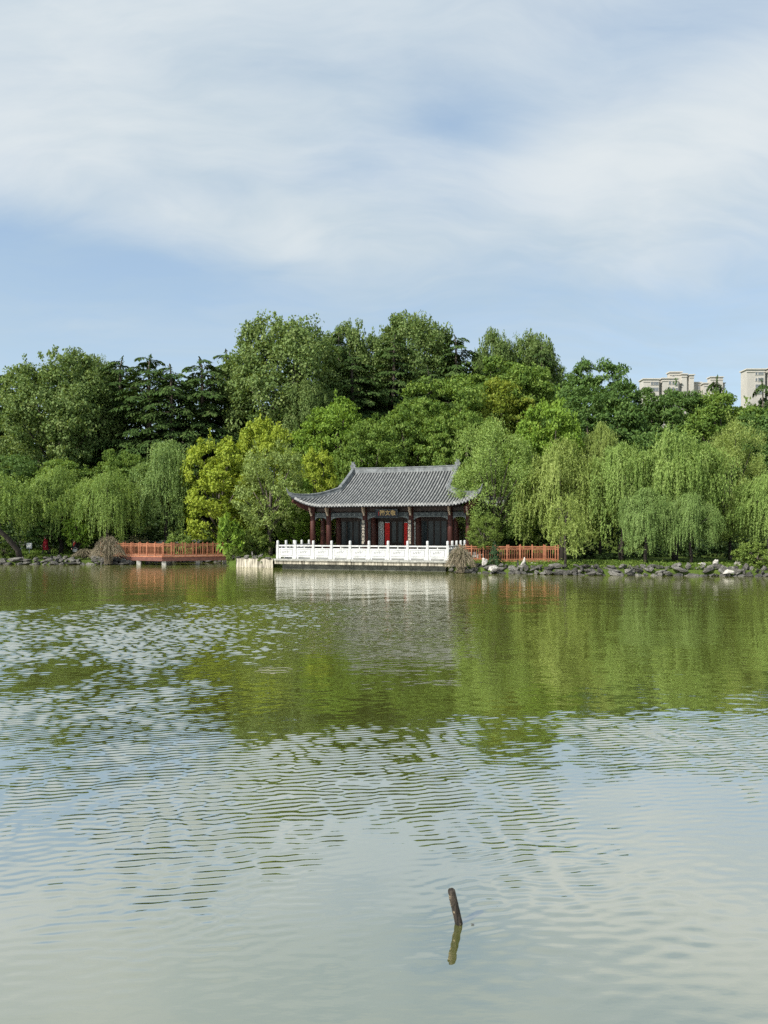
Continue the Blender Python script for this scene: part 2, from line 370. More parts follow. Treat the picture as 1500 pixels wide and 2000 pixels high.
def lake_mesh():
    """the lake as one sheet with real wind ripples, finest where the water is nearest"""
    g = np.random.default_rng(17)
    ys = [-120, -40, -10, -2, 1, 2.2]; y = 3.0
    while y < 36: ys.append(y); y += .020 + .008 * max(0, min(1, (y - 10) / 3)) + .09 * max(0, min(1, (y - 25) / 9))
    ys += [38, 42, 50, 70, 90]; ys = np.array(ys)
    xh = [0.0]
    while xh[-1] < 19.5: xh.append(xh[-1] + .054 + .050 * max(0, min(1, (xh[-1] - 5) / 8)))
    xh = np.array(xh[1:] + [22, 27, 40, 80, 200, 500]); xs = np.concatenate([-xh[::-1], [0.0], xh])
    X, Y = np.meshgrid(xs, ys)
    def lowf(sc, seed, n=9):
        q = np.random.default_rng(seed); v = np.zeros_like(X)
        for _ in range(n):
            a = q.uniform(0, 6.28); k = q.uniform(.5, 1.7) * sc; v += np.sin(k * (X * math.cos(a) * 1.0 + Y * math.sin(a) * .7) + q.uniform(0, 6.28))
        return v / math.sqrt(n / 2)
    def ss(v, a, b): t = np.clip((v - a) / (b - a), 0, 1); return t * t * (3 - 2 * t)
    w1 = lowf(.35, 1); w2 = lowf(1.3, 2); w3 = lowf(3.6, 3)
    yy = Y + .9 * w1 * np.clip(Y / 12, .3, 1.6) + .35 * w2 * np.clip(Y / 10, .5, 2); xx = X + .9 * w1 + .4 * w2
    near = ss(yy - .55 * np.maximum(X - .4, 0), 3.9, 6.3) * (1 - ss(yy, 9.2, 11.2))
    left = (1 - ss(xx, -3.0, .9)) * ss(yy, 7.5, 9.5) * (1 - ss(yy, 23, 29))
    hole = np.exp(-((X + 3.2) / 2.6) ** 2 - ((Y - 13.2) / 1.9) ** 2)          # calmer patch inside the wind streak
    left = left * (1 - .45 * hole)
    mid = (1 - ss(xx, 1.5, 3.6)) * ss(yy, 14.5, 18) * (1 - ss(yy, 24, 29)) * .33
    wind = np.maximum(np.maximum(near, left), mid) * np.clip(.86 + (.28 - .14 * ss(Y, 12, 16)) * w2 + (.2 - .08 * ss(Y, 12, 16)) * w3, .15, 1.5)
    Z = np.zeros_like(X); dy = np.gradient(ys)[:, None]; dxx = np.gradient(xs)[None, :]
    base = math.radians(112)                                                      # direction the ripples run
    def train(n, l0, l1, spread, slope, amp):
        nonlocal Z
        acc = np.zeros_like(X); en = np.zeros_like(X)
        for _ in range(n):
            lam = math.exp(g.uniform(math.log(l0), math.log(l1))); k = 2 * math.pi / lam; a = base + g.normal(0, spread)
            att = np.clip((lam / (dy * abs(math.sin(a)) + .006) - 2.3) / 1.6, 0, 1) * np.clip((lam / (dxx * abs(math.cos(a)) + .003) - 1.8) / 1.2, 0, 1)
            acc += att / k * np.sin(k * (X * math.cos(a) + Y * math.sin(a)) + g.uniform(0, 6.28)); en += att * att
        Z += amp * slope * math.sqrt(2 / n) * acc / np.sqrt(np.maximum(en / n, .3))
    grow = np.clip((Y - 6) / 12, 0, 1)
    train(70, .062, .120, .42, .160, wind * (1 - ss(Y, 9.5, 12)))
    train(60, .085, .18, .46, .165, wind * ss(Y, 9, 11.5) * (1 - ss(Y, 14, 18) * .6))
    train(70, .095, .22, .46, .20, wind * ss(Y, 12, 16))
    train(16, .4, .9, .5, .010, .35 + wind)
    train(26, .09, .24, .6, .026, (1 - ss(Y, 6.5, 9)) * (.35 + .65 * ss(Y, 3.6, 4.6)) * np.clip(.7 + .35 * w2, .15, 1.5))
    train(14, .14, .4, .7, .012, ss(Y, 6, 9))
    train(10, 1.2, 3.0, .6, .006, np.ones_like(X))
    edge = 1 - ss(np.abs(X), 17.5, 19.5)
    Z *= edge * ss(Y, 1, 3.2) * (1 - ss(Y, 33, 36))
    ny, nx = X.shape; me = bpy.data.meshes.new('lake_water')
    me.vertices.add(nx * ny); me.vertices.foreach_set('co', np.stack([X, Y, Z], -1).astype(np.float32).ravel())
    i, j = np.meshgrid(np.arange(ny - 1), np.arange(nx - 1), indexing='ij'); a = i * nx + j
    Fq = np.stack([a, a + 1, a + nx + 1, a + nx], -1).reshape(-1, 4).astype(np.int32); n = len(Fq)
    me.loops.add(n * 4); me.loops.foreach_set('vertex_index', Fq.ravel()); me.polygons.add(n)
    me.polygons.foreach_set('loop_start', np.arange(0, n * 4, 4, dtype=np.int32)); me.polygons.foreach_set('loop_total', np.full(n, 4, dtype=np.int32))
    me.polygons.foreach_set('use_smooth', np.ones(n, dtype=bool)); me.update(calc_edges=True)
    print('lake quads', n); return me

# ================================================================== THE SETTING
tag(link('lake_water', lake_mesh(), water_mat()), 'green rippled lake water', kind='structure')

TH = R(18)                                  # the pavilion's front turns a little to the left
PU = Vector((math.cos(TH), -math.sin(TH), 0)); PV = Vector((math.sin(TH), math.cos(TH), 0))
PC = Vector((0.30, 54.57, 0))               # middle of the front row of columns

def sstep(x, a, b):
    t = min(1, max(0, (x - a) / (b - a))); return t * t * (3 - 2 * t)
def shore(x):
    pts = [(-900, 57.6), (-20.6, 57.6), (-19.6, 62.5), (-12.6, 63.0), (-11.4, 54.4), (-8.3, 54.3), (-7.2, 53.6), (-6.3, 51.6), (3.9, 47.9), (4.6, 46.2), (10.5, 43.7), (21.5, 42.1), (40, 41.5), (900, 41)]
    for (x0, y0), (x1, y1) in zip(pts, pts[1:]):
        if x <= x1: return y0 + (y1 - y0) * (x - x0) / (x1 - x0)
    return 41
def gz(x, y):
    e = y - shore(x)
    z = .34 + .2 * sstep(e, 0, 1.6) + .45 * sstep(y, 60, 69) * sstep(-x, 6, 14)
    z += 9.0 * sstep(y, 66, 100) + 1.5 * sstep(y, 100, 160)
    z += .05 * mnoise.noise((x * .4, y * .4, 0))
    return z
def make_ground():
    xs = [-900, -400, -200, -120, -80, -60] + list(np.arange(-48, 48.1, .6)) + [60, 80, 120, 200, 400, 900]
    offs = [-.05, 0, .25, .6, 1.2, 2, 3, 4.5, 6, 8, 10, 12.5, 15, 18, 22, 27, 33, 40, 50, 70, 120, 250, 600, 1500]
    V = []; Fc = []
    for x in xs:
        ys = shore(x)
        for k, o in enumerate(offs):
            y = ys + o; V.append((x, y, -.6 if k == 0 else gz(x, y)))
    n = len(offs)
    for i in range(len(xs) - 1):
        for k in range(n - 1): Fc.append((i * n + k, (i + 1) * n + k, (i + 1) * n + k + 1, i * n + k + 1))
    mb = MB(); mb.add(V, Fc); return mb.build('park_ground', M['ground'], smooth=True)
tag(make_ground(), 'grassy park ground rising to a wooded hill', kind='structure')

# the lakeside path on the left
mb = MB()
for i in range(12):
    x0, x1 = -44 + i * 2.2, -44 + (i + 1) * 2.2
    y0, y1 = 68.4 + .12 * i, 68.4 + .12 * (i + 1)
    mb.add([(x0, y0, gz(x0, y0) + .03), (x1, y1, gz(x1, y1) + .03), (x1, y1 + 2.4, gz(x1, y1 + 2.4) + .03), (x0, y0 + 2.4, gz(x0, y0 + 2.4) + .03)], [(0, 1, 2, 3)])
    mb.box(x0, x1, y0 - .16, y0, gz(x0, y0) - .1, gz(x0, y0) + .14)
tag(mb.build('path', M['path']), 'pale lakeside path with a low kerb under the trees', kind='structure')

# ================================================================== PAVILION
pav = empty('lakeside_pavilion', (PC.x, PC.y, .72), -TH)
tag(pav, 'single storey pavilion with grey tiled upturned roof and dark red columns', 'pavilion')
Z0 = .72                                    # local z = world z - Z0
def zl(w): return w - Z0
YC = 4.25                                   # the roof's middle line, local y
EA, EB = 7.1, 5.85                          # eave half length / half depth
RH = 4.23                                   # half length of the ridge
PD = EA - RH                                # depth of the skirt roof at the gable ends (2.87)
def prof(d): return zl(4.5) + .3557 * d + .0225 * d * d
def lift(a, d, half):                       # eave sweeps up to the corners
    k = max(0.0, (abs(a) - (half - 2.5)) / 2.5)
    return .72 * k ** 2.1 * max(0.0, 1 - d / PD) ** .6

mbf = MB(); mbf.box(-6.9, 6.9, -1.0, 9.5, -.05, .18); mbf.build('floor_base', M['coping'], pav)
mbf = MB(); mbf.box(-2.0, 2.0, -1.35, -1.0, -.05, .09); mbf.build('step', M['coping'], pav)
FL = .18
colm = MB(); colm.tube([(0, 0, 0), (0, 0, 3.95)], [.215, .195], 16)
colme = colm.mesh('column', True)
basem = MB(); basem.tube([(0, 0, 0), (0, 0, .06), (0, 0, .14), (0, 0, .2)], [.27, .31, .29, .24], 16); baseme = basem.mesh('column_base', True)
OUT = [-6.025, -4.705, -1.785, 1.785, 4.705, 6.025]
spots = [(s, 0) for s in OUT] + [(s, 8.5) for s in OUT] + [(s, t) for s in (-6.025, 6.025) for t in (2.0, 6.5)] + [(s, t) for s in OUT[1:5] for t in (2.0, 6.5)]
for s, t in spots:
    c = link('column', colme, M['redwood'], pav, (s, t, FL)); link('column_base', baseme, M['coping'], c)
# beams between the columns
def beam_run(a, b, horizontal=True):
    a = Vector(a); b = Vector(b); d = (b - a).normalized(); nrm = Vector((d.y, -d.x, 0))
    g = .19
    p, q_ = a + d * g, b - d * g
    mbx = MB(); mbx.bar((p.x, p.y, zl(3.84)), (q_.x, q_.y, zl(3.84)), .15, .30); o = mbx.build('beam', M['beam'], pav)
    n = max(2, int((q_ - p).length / .42)); st = (q_ - p) / n
    mbx = MB()
    for i in range(n):                      # painted cartouches along the beam
        c0 = p + st * (i + .12) + nrm * .08; c1 = p + st * (i + .88) + nrm * .08
        mbx.bar((c0.x, c0.y, zl(3.90)), (c1.x, c1.y, zl(3.90)), .012, .02); mbx.bar((c0.x, c0.y, zl(3.76)), (c1.x, c1.y, zl(3.76)), .012, .02)
        mid_ = (c0 + c1) / 2; mbx.bar((mid_.x - d.x * .07, mid_.y - d.y * .07, zl(3.83)), (mid_.x + d.x * .07, mid_.y + d.y * .07, zl(3.83)), .012, .05)
    mbx.build('painted_pattern', M['beamtrim'], o)
    mbx = MB(); mbx.bar((p.x, p.y, zl(3.66)), (q_.x, q_.y, zl(3.66)), .09, .05)
    L = min(.5, (q_ - p).length * .3)
    for e, sg in ((p, 1), (q_, -1)):        # curved brackets at both ends
        pr = [(0, 0), (L, 0), (L * .55, -.06), (L * .25, -.10), (L * .12, -.2), (0, -.22)]
        vs = [(e.x + d.x * sg * u + nrm.x * w, e.y + d.y * sg * u + nrm.y * w, zl(3.635) + h) for w in (-.035, .035) for u, h in pr]
        k = len(pr); mbx.add(vs, [tuple(range(k)), tuple(range(2 * k - 1, k - 1, -1))] + [(i, (i + 1) % k, k + (i + 1) % k, k + i) for i in range(k)])
    mbx.build('hanging_fretwork', M['beamtrim'], pav)
    mbx = MB(); mbx.bar((a.x, a.y, zl(4.2)), (b.x, b.y, zl(4.2)), .2, .26); mbx.build('upper_beam', M['darkwood'], pav)
for a, b in zip(OUT, OUT[1:]):
    beam_run((a, 0, 0), (b, 0, 0)); beam_run((b, 8.5, 0), (a, 8.5, 0))
for s in (-6.025, 6.025):
    for t0, t1 in ((0, 2.0), (2.0, 6.5), (6.5, 8.5)):
        if s > 0: beam_run((s, t0, 0), (s, t1, 0))
        else: beam_run((s, t1, 0), (s, t0, 0))
cb = MB()                                   # scrolled corbel on the face of a column
prf = [(0, .0), (0, .62), (-.5, .62), (-.52, .52), (-.42, .44), (-.46, .32), (-.34, .26), (-.2, .12), (-.16, 0)]
k = len(prf); cb.add([(w, u, h) for w in (-.06, .06) for u, h in prf], [tuple(range(k - 1, -1, -1)), tuple(range(k, 2 * k))] + [(i, (i + 1) % k, k + (i + 1) % k, k + i) for i in range(k)])
cbm = cb.mesh('corbel')
for s in OUT:
    link('corbel', cbm, M['corbel'], pav, (s, -.2, zl(3.74))); link('corbel', cbm, M['corbel'], pav, (s, 8.7, zl(3.74)), (0, 0, math.pi))

# inner hall: sills, windows, door leaves
def window_bay(s0, s1, t):
    mbx = MB(); mbx.box(s0, s1, t - .1, t + .1, FL, FL + .56); mbx.build('sill_wall', M['plaster'], pav)
    fr = MB(); zt, zb_ = zl(3.35), FL + .565
    fr.box(s0, s1, t - .06, t + .06, zb_, zb_ + .09); fr.box(s0, s1, t - .06, t + .06, zt, zt + .1)
    n = 5; w = (s1 - s0) / n
    for i in range(n + 1):
        xx = s0 + i * w; fr.box(max(s0, xx - .055), min(s1, xx + .055), t - .055, t + .055, zb_ + .09, zt)
    f = fr.build('window_frame', M['darkwood'], pav)
    for i in range(n):
        pm = MB(); pm.box(s0 + i * w + .055, s0 + (i + 1) * w - .055, t - .01, t + .01, zb_ + .09, zt); pm.build('pane', M['glass'], f)
    mbx = MB(); mbx.box(s0, s1, t - .08, t + .08, zt + .1, zl(4.6)); mbx.build('transom_board', M['darkwood'], pav)
window_bay(-4.5, -1.99, 2.0); window_bay(1.99, 4.5, 2.0)
TD = 2.3                                    # door leaves
mbx = MB(); mbx.box(-1.585, 1.585, TD - .08, TD + .08, zl(3.42), zl(4.6)); mbx.build('transom_board', M['darkwood'], pav)
for i in range(6):
    s0 = -1.53 + i * .51; lf = MB(); z0, z1 = FL + .02, zl(3.42)
    lf.box(s0 + .01, s0 + .09, TD - .04, TD + .04, z0, z1); lf.box(s0 + .42, s0 + .5, TD - .04, TD + .04, z0, z1)
    lf.box(s0 + .09, s0 + .42, TD - .03, TD + .03, z0, z0 + .72); lf.box(s0 + .09, s0 + .42, TD - .04, TD + .04, z1 - .1, z1)
    lf.box(s0 + .09, s0 + .42, TD - .045, TD + .045, z0 + .72, z0 + .8)
    leaf = lf.build('door_leaf', M['darkwood'], pav)
    pn = MB(); pn.box(s0 + .09, s0 + .42, TD + .005, TD + .02, z0 + .8, z1 - .1); pn.build('pane', M['glass'], leaf)
    if i in (0, 5):                         # pale fretted screens on the outer leaves
        lt = MB(); h0, h1 = z0 + .62, z1 - .12; xa, xb = s0 + .07, s0 + .44
        xm = (xa + xb) / 2; n = 6; dz = (h1 - h0) / n; ty = TD - .055
        for xx in (xa, xb): lt.bar((xx, ty, h0), (xx, ty, h1), .04, .03)
        for j in range(n + 1): lt.bar((xa, ty, h0 + j * dz), (xb, ty, h0 + j * dz), .03, .035)
        for j in range(n):
            zc = h0 + (j + .5) * dz; dm = [(xm, zc - dz / 2), (xb, zc), (xm, zc + dz / 2), (xa, zc)]
            for (a0, b0), (a1, b1) in zip(dm, dm[1:] + dm[:1]): lt.bar((a0, ty, b0), (a1, ty, b1), .03, .04)
            lt.box(xm - .05, xm + .05, ty - .015, ty + .015, zc - .06, zc + .06)
        lt.build('lattice_screen', M['lattice'], leaf)
for s in (-1.56, 1.56):
    mbx = MB(); a, b = sorted((s, s + math.copysign(.05, s))); mbx.box(a, b, TD - .07, TD + .07, FL, zl(3.42)); mbx.build('door_jamb', M['redwood'], pav)
for s in (-4.705, 4.705):                   # side walls of the hall
    mbx = MB(); mbx.box(s - .09, s + .09, 2.2, 6.3, FL, zl(4.7)); mbx.build('side_wall', M['plaster'], pav)
mbx = MB(); mbx.box(-4.5, 4.5, 6.42, 6.58, FL, zl(4.7)); mbx.build('back_wall', M['plaster'], pav)
mbx = MB(); mbx.box(-6.0, 6.0, .05, 8.45, zl(4.36), zl(4.42)); mbx.build('ceiling', M['darkwood'], pav)

# roof shell
roof = empty('roof', (0, YC, 0)); roof.parent = pav
def front_z(s, t):                          # t measured from the middle line, front = negative
    d = t + EB; return prof(d) + lift(s, d, EA)
def side_z(s, t):
    d = EA - abs(s); return prof(d) + lift(t, d, EB)
def roof_shell():
    mbx = MB()
    def patch(fn, grid):
        n = len(grid[0]); vs = [(p[0], p[1], fn(*p)) for r in grid for p in r]; vs2 = [(x, y, z - .14) for x, y, z in vs]
        fs = [(i * n + j, i * n + j + 1, (i + 1) * n + j + 1, (i + 1) * n + j) for i in range(len(grid) - 1) for j in range(n - 1)]
        mbx.add(vs, fs); mbx.add(vs2, [tuple(reversed(f)) for f in fs])
        b0 = [(vs[j], vs2[j]) for j in range(n)]
        for (a, a2), (b, b2) in zip(b0, b0[1:]): mbx.add([a, b, b2, a2], [(0, 3, 2, 1)])
    for sg in (-1, 1):
        grid = []
        for k in range(13):
            d = PD * k / 12; h = EA - d; grid.append([(-sg * h * -1 * (-1 + 2 * j / 44) , sg * (EB - d)) for j in range(45)])
        patch(lambda x, y: front_z(x, -abs(y)), grid)
        grid = []
        for k in range(9):
            d = PD + (EB - PD) * k / 8; grid.append([((RH + .2) * (-1 + 2 * j / 12) * sg, sg * (EB - d)) for j in range(13)])
        patch(lambda x, y: front_z(x, -abs(y)), grid)
        grid = []
        for k in range(13):
            d = PD * k / 12; h = EB - d; grid.append([(sg * (EA - d), h * (-1 + 2 * j / 36)) for j in range(37)])
        patch(side_z, grid)
    return mbx
roof_shell().build('roof_deck', M['pan'], roof, smooth=False)
SP = .232
def row_mesh(path, rad=.066):
    """one run of overlapping barrel tiles with a round end cap and drip tile at the eave; path from eave upward"""
    mbx = MB(); L = 0; seg = [0]
    for a, b in zip(path, path[1:]): L += (b - a).length; seg.append(L)
    def at(l):
        for i in range(len(path) - 1):
            if l <= seg[i + 1] or i == len(path) - 2:
                f = (l - seg[i]) / max(1e-6, seg[i + 1] - seg[i]); return path[i].lerp(path[i + 1], f)
    dirh = (path[-1] - path[0]); dirh.z = 0; dirh.normalize(); side = Vector((-dirh.y, dirh.x, 0))
    n = max(1, round(L / .36)); rings = []
    for i in range(n):
        for l, r in ((L * i / n, rad), (L * (i + 1) / n - .001, rad * .86)):
            p = at(l); rings.append([p + side * (r * math.cos(a)) + Vector((0, 0, r * 1.15 * math.sin(a) + .005)) for a in (0, math.pi * .25, math.pi * .5, math.pi * .75, math.pi)])
    vs = [v for r in rings for v in r]; fs = []
    for i in range(len(rings) - 1):
        for k in range(4): fs.append((i * 5 + k, i * 5 + k + 1, (i + 1) * 5 + k + 1, (i + 1) * 5 + k))
    mbx.add(vs, fs)
    p = path[0] - dirh * .012                # round end cap
    cap = [p + side * (.10 * math.cos(a)) + Vector((0, 0, .03 + .10 * math.sin(a))) for a in [math.pi * 2 * j / 8 for j in range(8)]]
    mbx.add(cap, [tuple(range(8))])
    for sgn in (-1,):                        # drip tile between this run and the next
        c = path[0] + side * (sgn * SP / 2) - dirh * .004
        mbx.add([c + side * .085 + Vector((0, 0, .03)), c - side * .085 + Vector((0, 0, .03)), c - side * .06 + Vector((0, 0, -.07)), c + Vector((0, 0, -.15)), c + side * .06 + Vector((0, 0, -.07))], [(0, 1, 2, 3, 4)])
    return mbx.mesh('tile_row', False)
nrow = int(EA / SP)
cache = {}
for i in range(-nrow, nrow + 1):
    s = i * SP
    dmax = EB - .12 if abs(s) < RH + .05 else EA - abs(s) - .06
    if dmax < .15: continue
    key = 'mid' if abs(s) < EA - 2.55 and abs(s) < RH else None
    if key and key in cache: me = cache[key]; off = s
    else:
        ds = np.linspace(0, dmax, max(3, int(dmax / .3) + 2))
        if key: me = row_mesh([Vector((0, -EB + d, front_z(0, -EB + d))) for d in ds]); cache[key] = me; off = s
        else: me = row_mesh([Vector((s, -EB + d, front_z(s, -EB + d))) for d in ds]); off = 0
    link('tile_row', me, M['tile'], roof, (off, 0, 0)); link('tile_row', me, M['tile'], roof, (-off, 0, 0), (0, 0, math.pi))
nrow = int(EB / SP)
for i in range(-nrow, nrow + 1):
    t = i * SP; dmax = min(PD - .05, EB - abs(t) - .06)
    if dmax < .15: continue
    ds = np.linspace(0, dmax, max(3, int(dmax / .3) + 2))
    me = row_mesh([Vector((EA - d, t, side_z(EA - d, t))) for d in ds])
    link('tile_row', me, M['tile'], roof); link('tile_row', me, M['tile'], roof, None, (0, 0, math.pi))
def sweep(path, w, h, name, mat, taper=None, zoff=0.0):
    """ridge of stacked courses swept along a curve; narrower capping course on top"""
    mbx = MB(); pr = [(-w / 2, -.1), (-w / 2, h * .28), (-w * .38, h * .34), (-w * .38, h * .78), (-w / 2, h * .82), (-w / 2, h * .92), (-w * .22, h), (w * .22, h), (w / 2, h * .92), (w / 2, h * .82), (w * .38, h * .78), (w * .38, h * .34), (w / 2, h * .28), (w / 2, -.1)]
    n = len(pr); vs = []
    for i, p in enumerate(path):
        d = path[min(i + 1, len(path) - 1)] - path[max(0, i - 1)]; d.z = 0; d.normalize(); s = Vector((-d.y, d.x, 0)); k = taper[i] if taper else 1
        vs += [p + s * (a * k) + Vector((0, 0, b * k + zoff)) for a, b in pr]
    fs = [(i * n + j, i * n + (j + 1) % n, (i + 1) * n + (j + 1) % n, (i + 1) * n + j) for i in range(len(path) - 1) for j in range(n)]
    fs += [tuple(range(n - 1, -1, -1)), tuple((len(path) - 1) * n + j for j in range(n))]
    mbx.add(vs, fs); return mbx.build(name, mat, roof)
top = prof(EB)
sweep([Vector((x, 0, top - .08 + .05 * (abs(x) / 4.3) ** 3)) for x in np.linspace(-RH - .15, RH + .15, 21)], .3, .43, 'main_ridge', M['ridge'])
for sx in (-1, 1):
    fin = MB()                              # upturned dragon-tail ornament at each end of the ridge
    pr = [(0, 0), (.42, 0), (.40, .25), (.22, .34), (.26, .5), (.12, .62), (.16, .78), (.02, .66), (-.06, .8), (-.1, .55), (-.2, .42), (-.12, .25)]
    k = len(pr); fin.add([(-sx * u, w, h) for w in (-.09, .09) for u, h in pr], [tuple(range(k)), tuple(range(2 * k - 1, k - 1, -1))] + [(i, (i + 1) % k, k + (i + 1) % k, k + i) for i in range(k)])
    fin.build('ridge_ornament', M['ridge'], roof, loc=(sx * (RH + .12), 0, top + .1))
    for sy in (-1, 1):
        gp = [Vector((sx * (RH + .08), sy * (EB - d), front_z(RH * .9, -(EB - d)))) for d in np.linspace(EB - .1, PD - .15, 16)]
        sweep(gp, .24, .40, 'gable_ridge', M['ridge'])
        hp = []; tp = []
        for d in np.linspace(PD + .05, 0, 22):
            hp.append(Vector((sx * (EA - d), sy * (EB - d), front_z(EA - d, -(EB - d))))); tp.append(1.0 if d > .8 else .72 + .28 * d / .8)
        c = hp[-1]; o = Vector((sx, sy, 0)).normalized()
        for k_, (u, h) in enumerate(((.12, .08), (.22, .2), (.30, .36), (.36, .56))): hp.append(c + o * u + Vector((0, 0, h))); tp.append(.6 - .13 * k_)
        sweep(hp, .24, .36, 'hip_ridge', M['ridge'], tp)
        mbx = MB(); a = Vector((sx * 6.0, sy * 4.25, zl(4.25))); b = Vector((sx * (EA - .1), sy * (EB - .1), prof(0) + .42))
        mbx.bar(a, b, .2, .34); mbx.build('corner_rafter', M['redwood'], roof)
        mbx = MB(); p0 = Vector((sx * (EA - .12), sy * (EB - .12), prof(0) + .5)); o3 = -o
        q1 = p0 + o3 * 1.7 + Vector((0, 0, -.62)); mbx.add([p0, q1, q1 + Vector((0, 0, -.5)), p0 + o3 * .35 + Vector((0, 0, -.55))], [(0, 1, 2, 3)])
        s_ = Vector((-o.y, o.x, 0)) * .05; mbx.v = [tuple(Vector(v) - s_) for v in mbx.v]; n4 = [tuple(Vector(v) + 2 * s_) for v in mbx.v]
        mbx.v += n4; mbx.f = [(0, 1, 2, 3), (7, 6, 5, 4), (0, 4, 5, 1), (1, 5, 6, 2), (2, 6, 7, 3), (3, 7, 4, 0)]
        mbx.build('corner_board', M['redwood'], roof)
    mbx = MB(); xg = sx * (RH - .1)
    vs = []; N_ = 9
    for j in range(N_): t = -(EB - PD) + 2 * (EB - PD) * j / (N_ - 1); vs += [(xg, t, prof(PD) - .1), (xg, t, prof(EB - abs(t)) - .02)]
    mbx.add(vs, [(2 * j, 2 * j + 2, 2 * j + 3, 2 * j + 1) for j in range(N_ - 1)]); mbx.build('gable_board', M['redwood'], roof)
rf = MB()                                   # rafters under the eaves
for i in range(-46, 47):
    s = i * .15
    for sg in (-1, 1):
        rf.bar((s, sg * (EB - .12), front_z(s, -EB + .12) - .19), (s, sg * (EB - 1.55), front_z(min(abs(s), 4.4), -EB + 1.55) - .19), .07, .08)
tag(rf.build('rafters', M['darkwood'], roof), kind='stuff')

# things hung on the pavilion
def local(s, t, z): return PC + PU * s + PV * t + Vector((0, 0, z))
def text_mesh(ch, size, mat, name, parent, loc, depth=.008, bold=0.0):
    cu = bpy.data.curves.new('glyph', 'FONT'); cu.body = ch; cu.size = size; cu.extrude = depth; cu.align_x = 'CENTER'; cu.align_y = 'CENTER'; cu.offset = bold; cu.resolution_u = 3
    t = bpy.data.objects.new('glyph', cu); col.objects.link(t)
    me = bpy.data.meshes.new_from_object(t.evaluated_get(bpy.context.evaluated_depsgraph_get()))
    bpy.data.objects.remove(t); me.materials.clear()
    o = link(name, me, mat, parent, loc, (R(90), 0, 0)); return o
nb = empty('name_board', local(0, -.34, 3.62), -TH)
nb.rotation_euler = (R(6), 0, -TH)
tag(nb, 'dark horizontal name board with three gold characters above the doors', 'name board')
mbx = MB(); mbx.box(-.83, .83, -.03, .03, 0, .56); mbx.build('board', M['navy'], nb)
mbx = MB(); mbx.box(-.87, .87, -.05, .05, .56, .61); mbx.box(-.87, .87, -.05, .05, -.05, 0); mbx.box(-.87, -.83, -.05, .05, 0, .56); mbx.box(.83, .87, -.05, .05, 0, .56); mbx.build('board_frame', M['beam'], nb)
for chx, ch in ((-.32, '閣'), (.10, '文'), (.52, '敬')): text_mesh(ch, .40, M['gold'], 'character', nb, (chx, -.04, .29), bold=.010)
mbx = MB(); mbx.box(-.62, -.56, -.04, -.031, .12, .42); mbx.build('seal_mark', M['seal'], nb)
for s, lab in ((-1.785, 'left'), (1.785, 'right')):
    cbo = empty('couplet_board', local(s - .06, -.27, 1.55), -TH)
    tag(cbo, 'black couplet board with pale brushed characters on the column %s of the doors' % lab, 'couplet board', 'couplet boards on the columns')
    mbx = MB(); mbx.box(-.15, .15, -.015, .03, 0, 1.85); mbx.build('board', M['black'], cbo)
    for j, ch in enumerate('雲山水月風花樹' if s < 0 else '春秋竹石松泉鶴'): text_mesh(ch, .245, M['white'], 'character', cbo, (0, -.024, 1.72 - j * .255), .006, .004)
for s, lab in ((-.77, 'left'), (.77, 'right')):
    rc = empty('red_couplet', local(s, TD - .07, 1.22), -TH)
    tag(rc, 'long red paper couplet with pale tail pasted on the %s door leaf' % lab, 'couplet', 'red paper couplets on the doors')
    mbx = MB(); mbx.box(-.19, .19, -.006, .006, .16, 2.02); mbx.build('red_strip', M['redpaper'], rc)
    mbx = MB(); mbx.box(-.19, .19, -.005, .005, 0, .158); mbx.build('pale_tail', M['silver'], rc)
    mbx = MB(); mbx.box(-.19, .19, -.005, .005, 2.022, 2.07); mbx.build('pale_head', M['silver'], rc)

# ================================================================== TERRACE AND BALUSTRADE
TF = -6.32                                  # local y of the terrace's front edge
ter = empty('stone_terrace', (PC.x, PC.y, 0), -TH)
tag(ter, 'grey stone terrace standing in the lake below the white balustrade', 'terrace')
mbx = MB(); mbx.box(-6.0, 6.0, TF + .1, -.98, .56, .712); mbx.build('deck', M['paving'], ter)
rng = random.Random(4)
xs = np.linspace(-6.16, 6.16, 12)
for i, (a, b) in enumerate(zip(xs, xs[1:])):
    mbx = MB(); mbx.box(a + .004, b - .004, TF - .02 + rng.uniform(-.012, .012), TF + .5, .59, .72 + rng.uniform(-.004, .004)); bevel(mbx.build('coping_stone', M['coping'], ter), .012)
    mbx = MB(); mbx.box(a + .006, b - .006, TF + .1 + rng.uniform(-.015, .015), TF + .6, .36, .588); mbx.build('band_stone', M['band'], ter)
for sx in (-1, 1):
    ys = np.linspace(TF + .5, -.2, 6)
    for a, b in zip(ys, ys[1:]):
        mbx = MB(); x0, x1 = sorted((sx * 6.16, sx * 5.7)); mbx.box(x0, x1, a + .004, b - .004, .59, .722); bevel(mbx.build('coping_stone', M['coping'], ter), .012)
        mbx = MB(); x0, x1 = sorted((sx * 6.05, sx * 5.6)); mbx.box(x0, x1, a + .006 + .1, b - .006 + .1, .36, .588); mbx.build('band_stone', M['band'], ter)
xs = np.linspace(-5.75, 5.75, 8)
for a, b in zip(xs, xs[1:]):
    mbx = MB(); mbx.box(a + .005, b - .005, TF + .42 + rng.uniform(-.02, .02), TF + 1.2, -.6, .355); mbx.build('plinth_stone', M['plinth'], ter)
mbx = MB(); mbx.box(-5.7, 5.7, TF + 1.2, 0, -.6, .5); mbx.build('core', M['plinth'], ter)

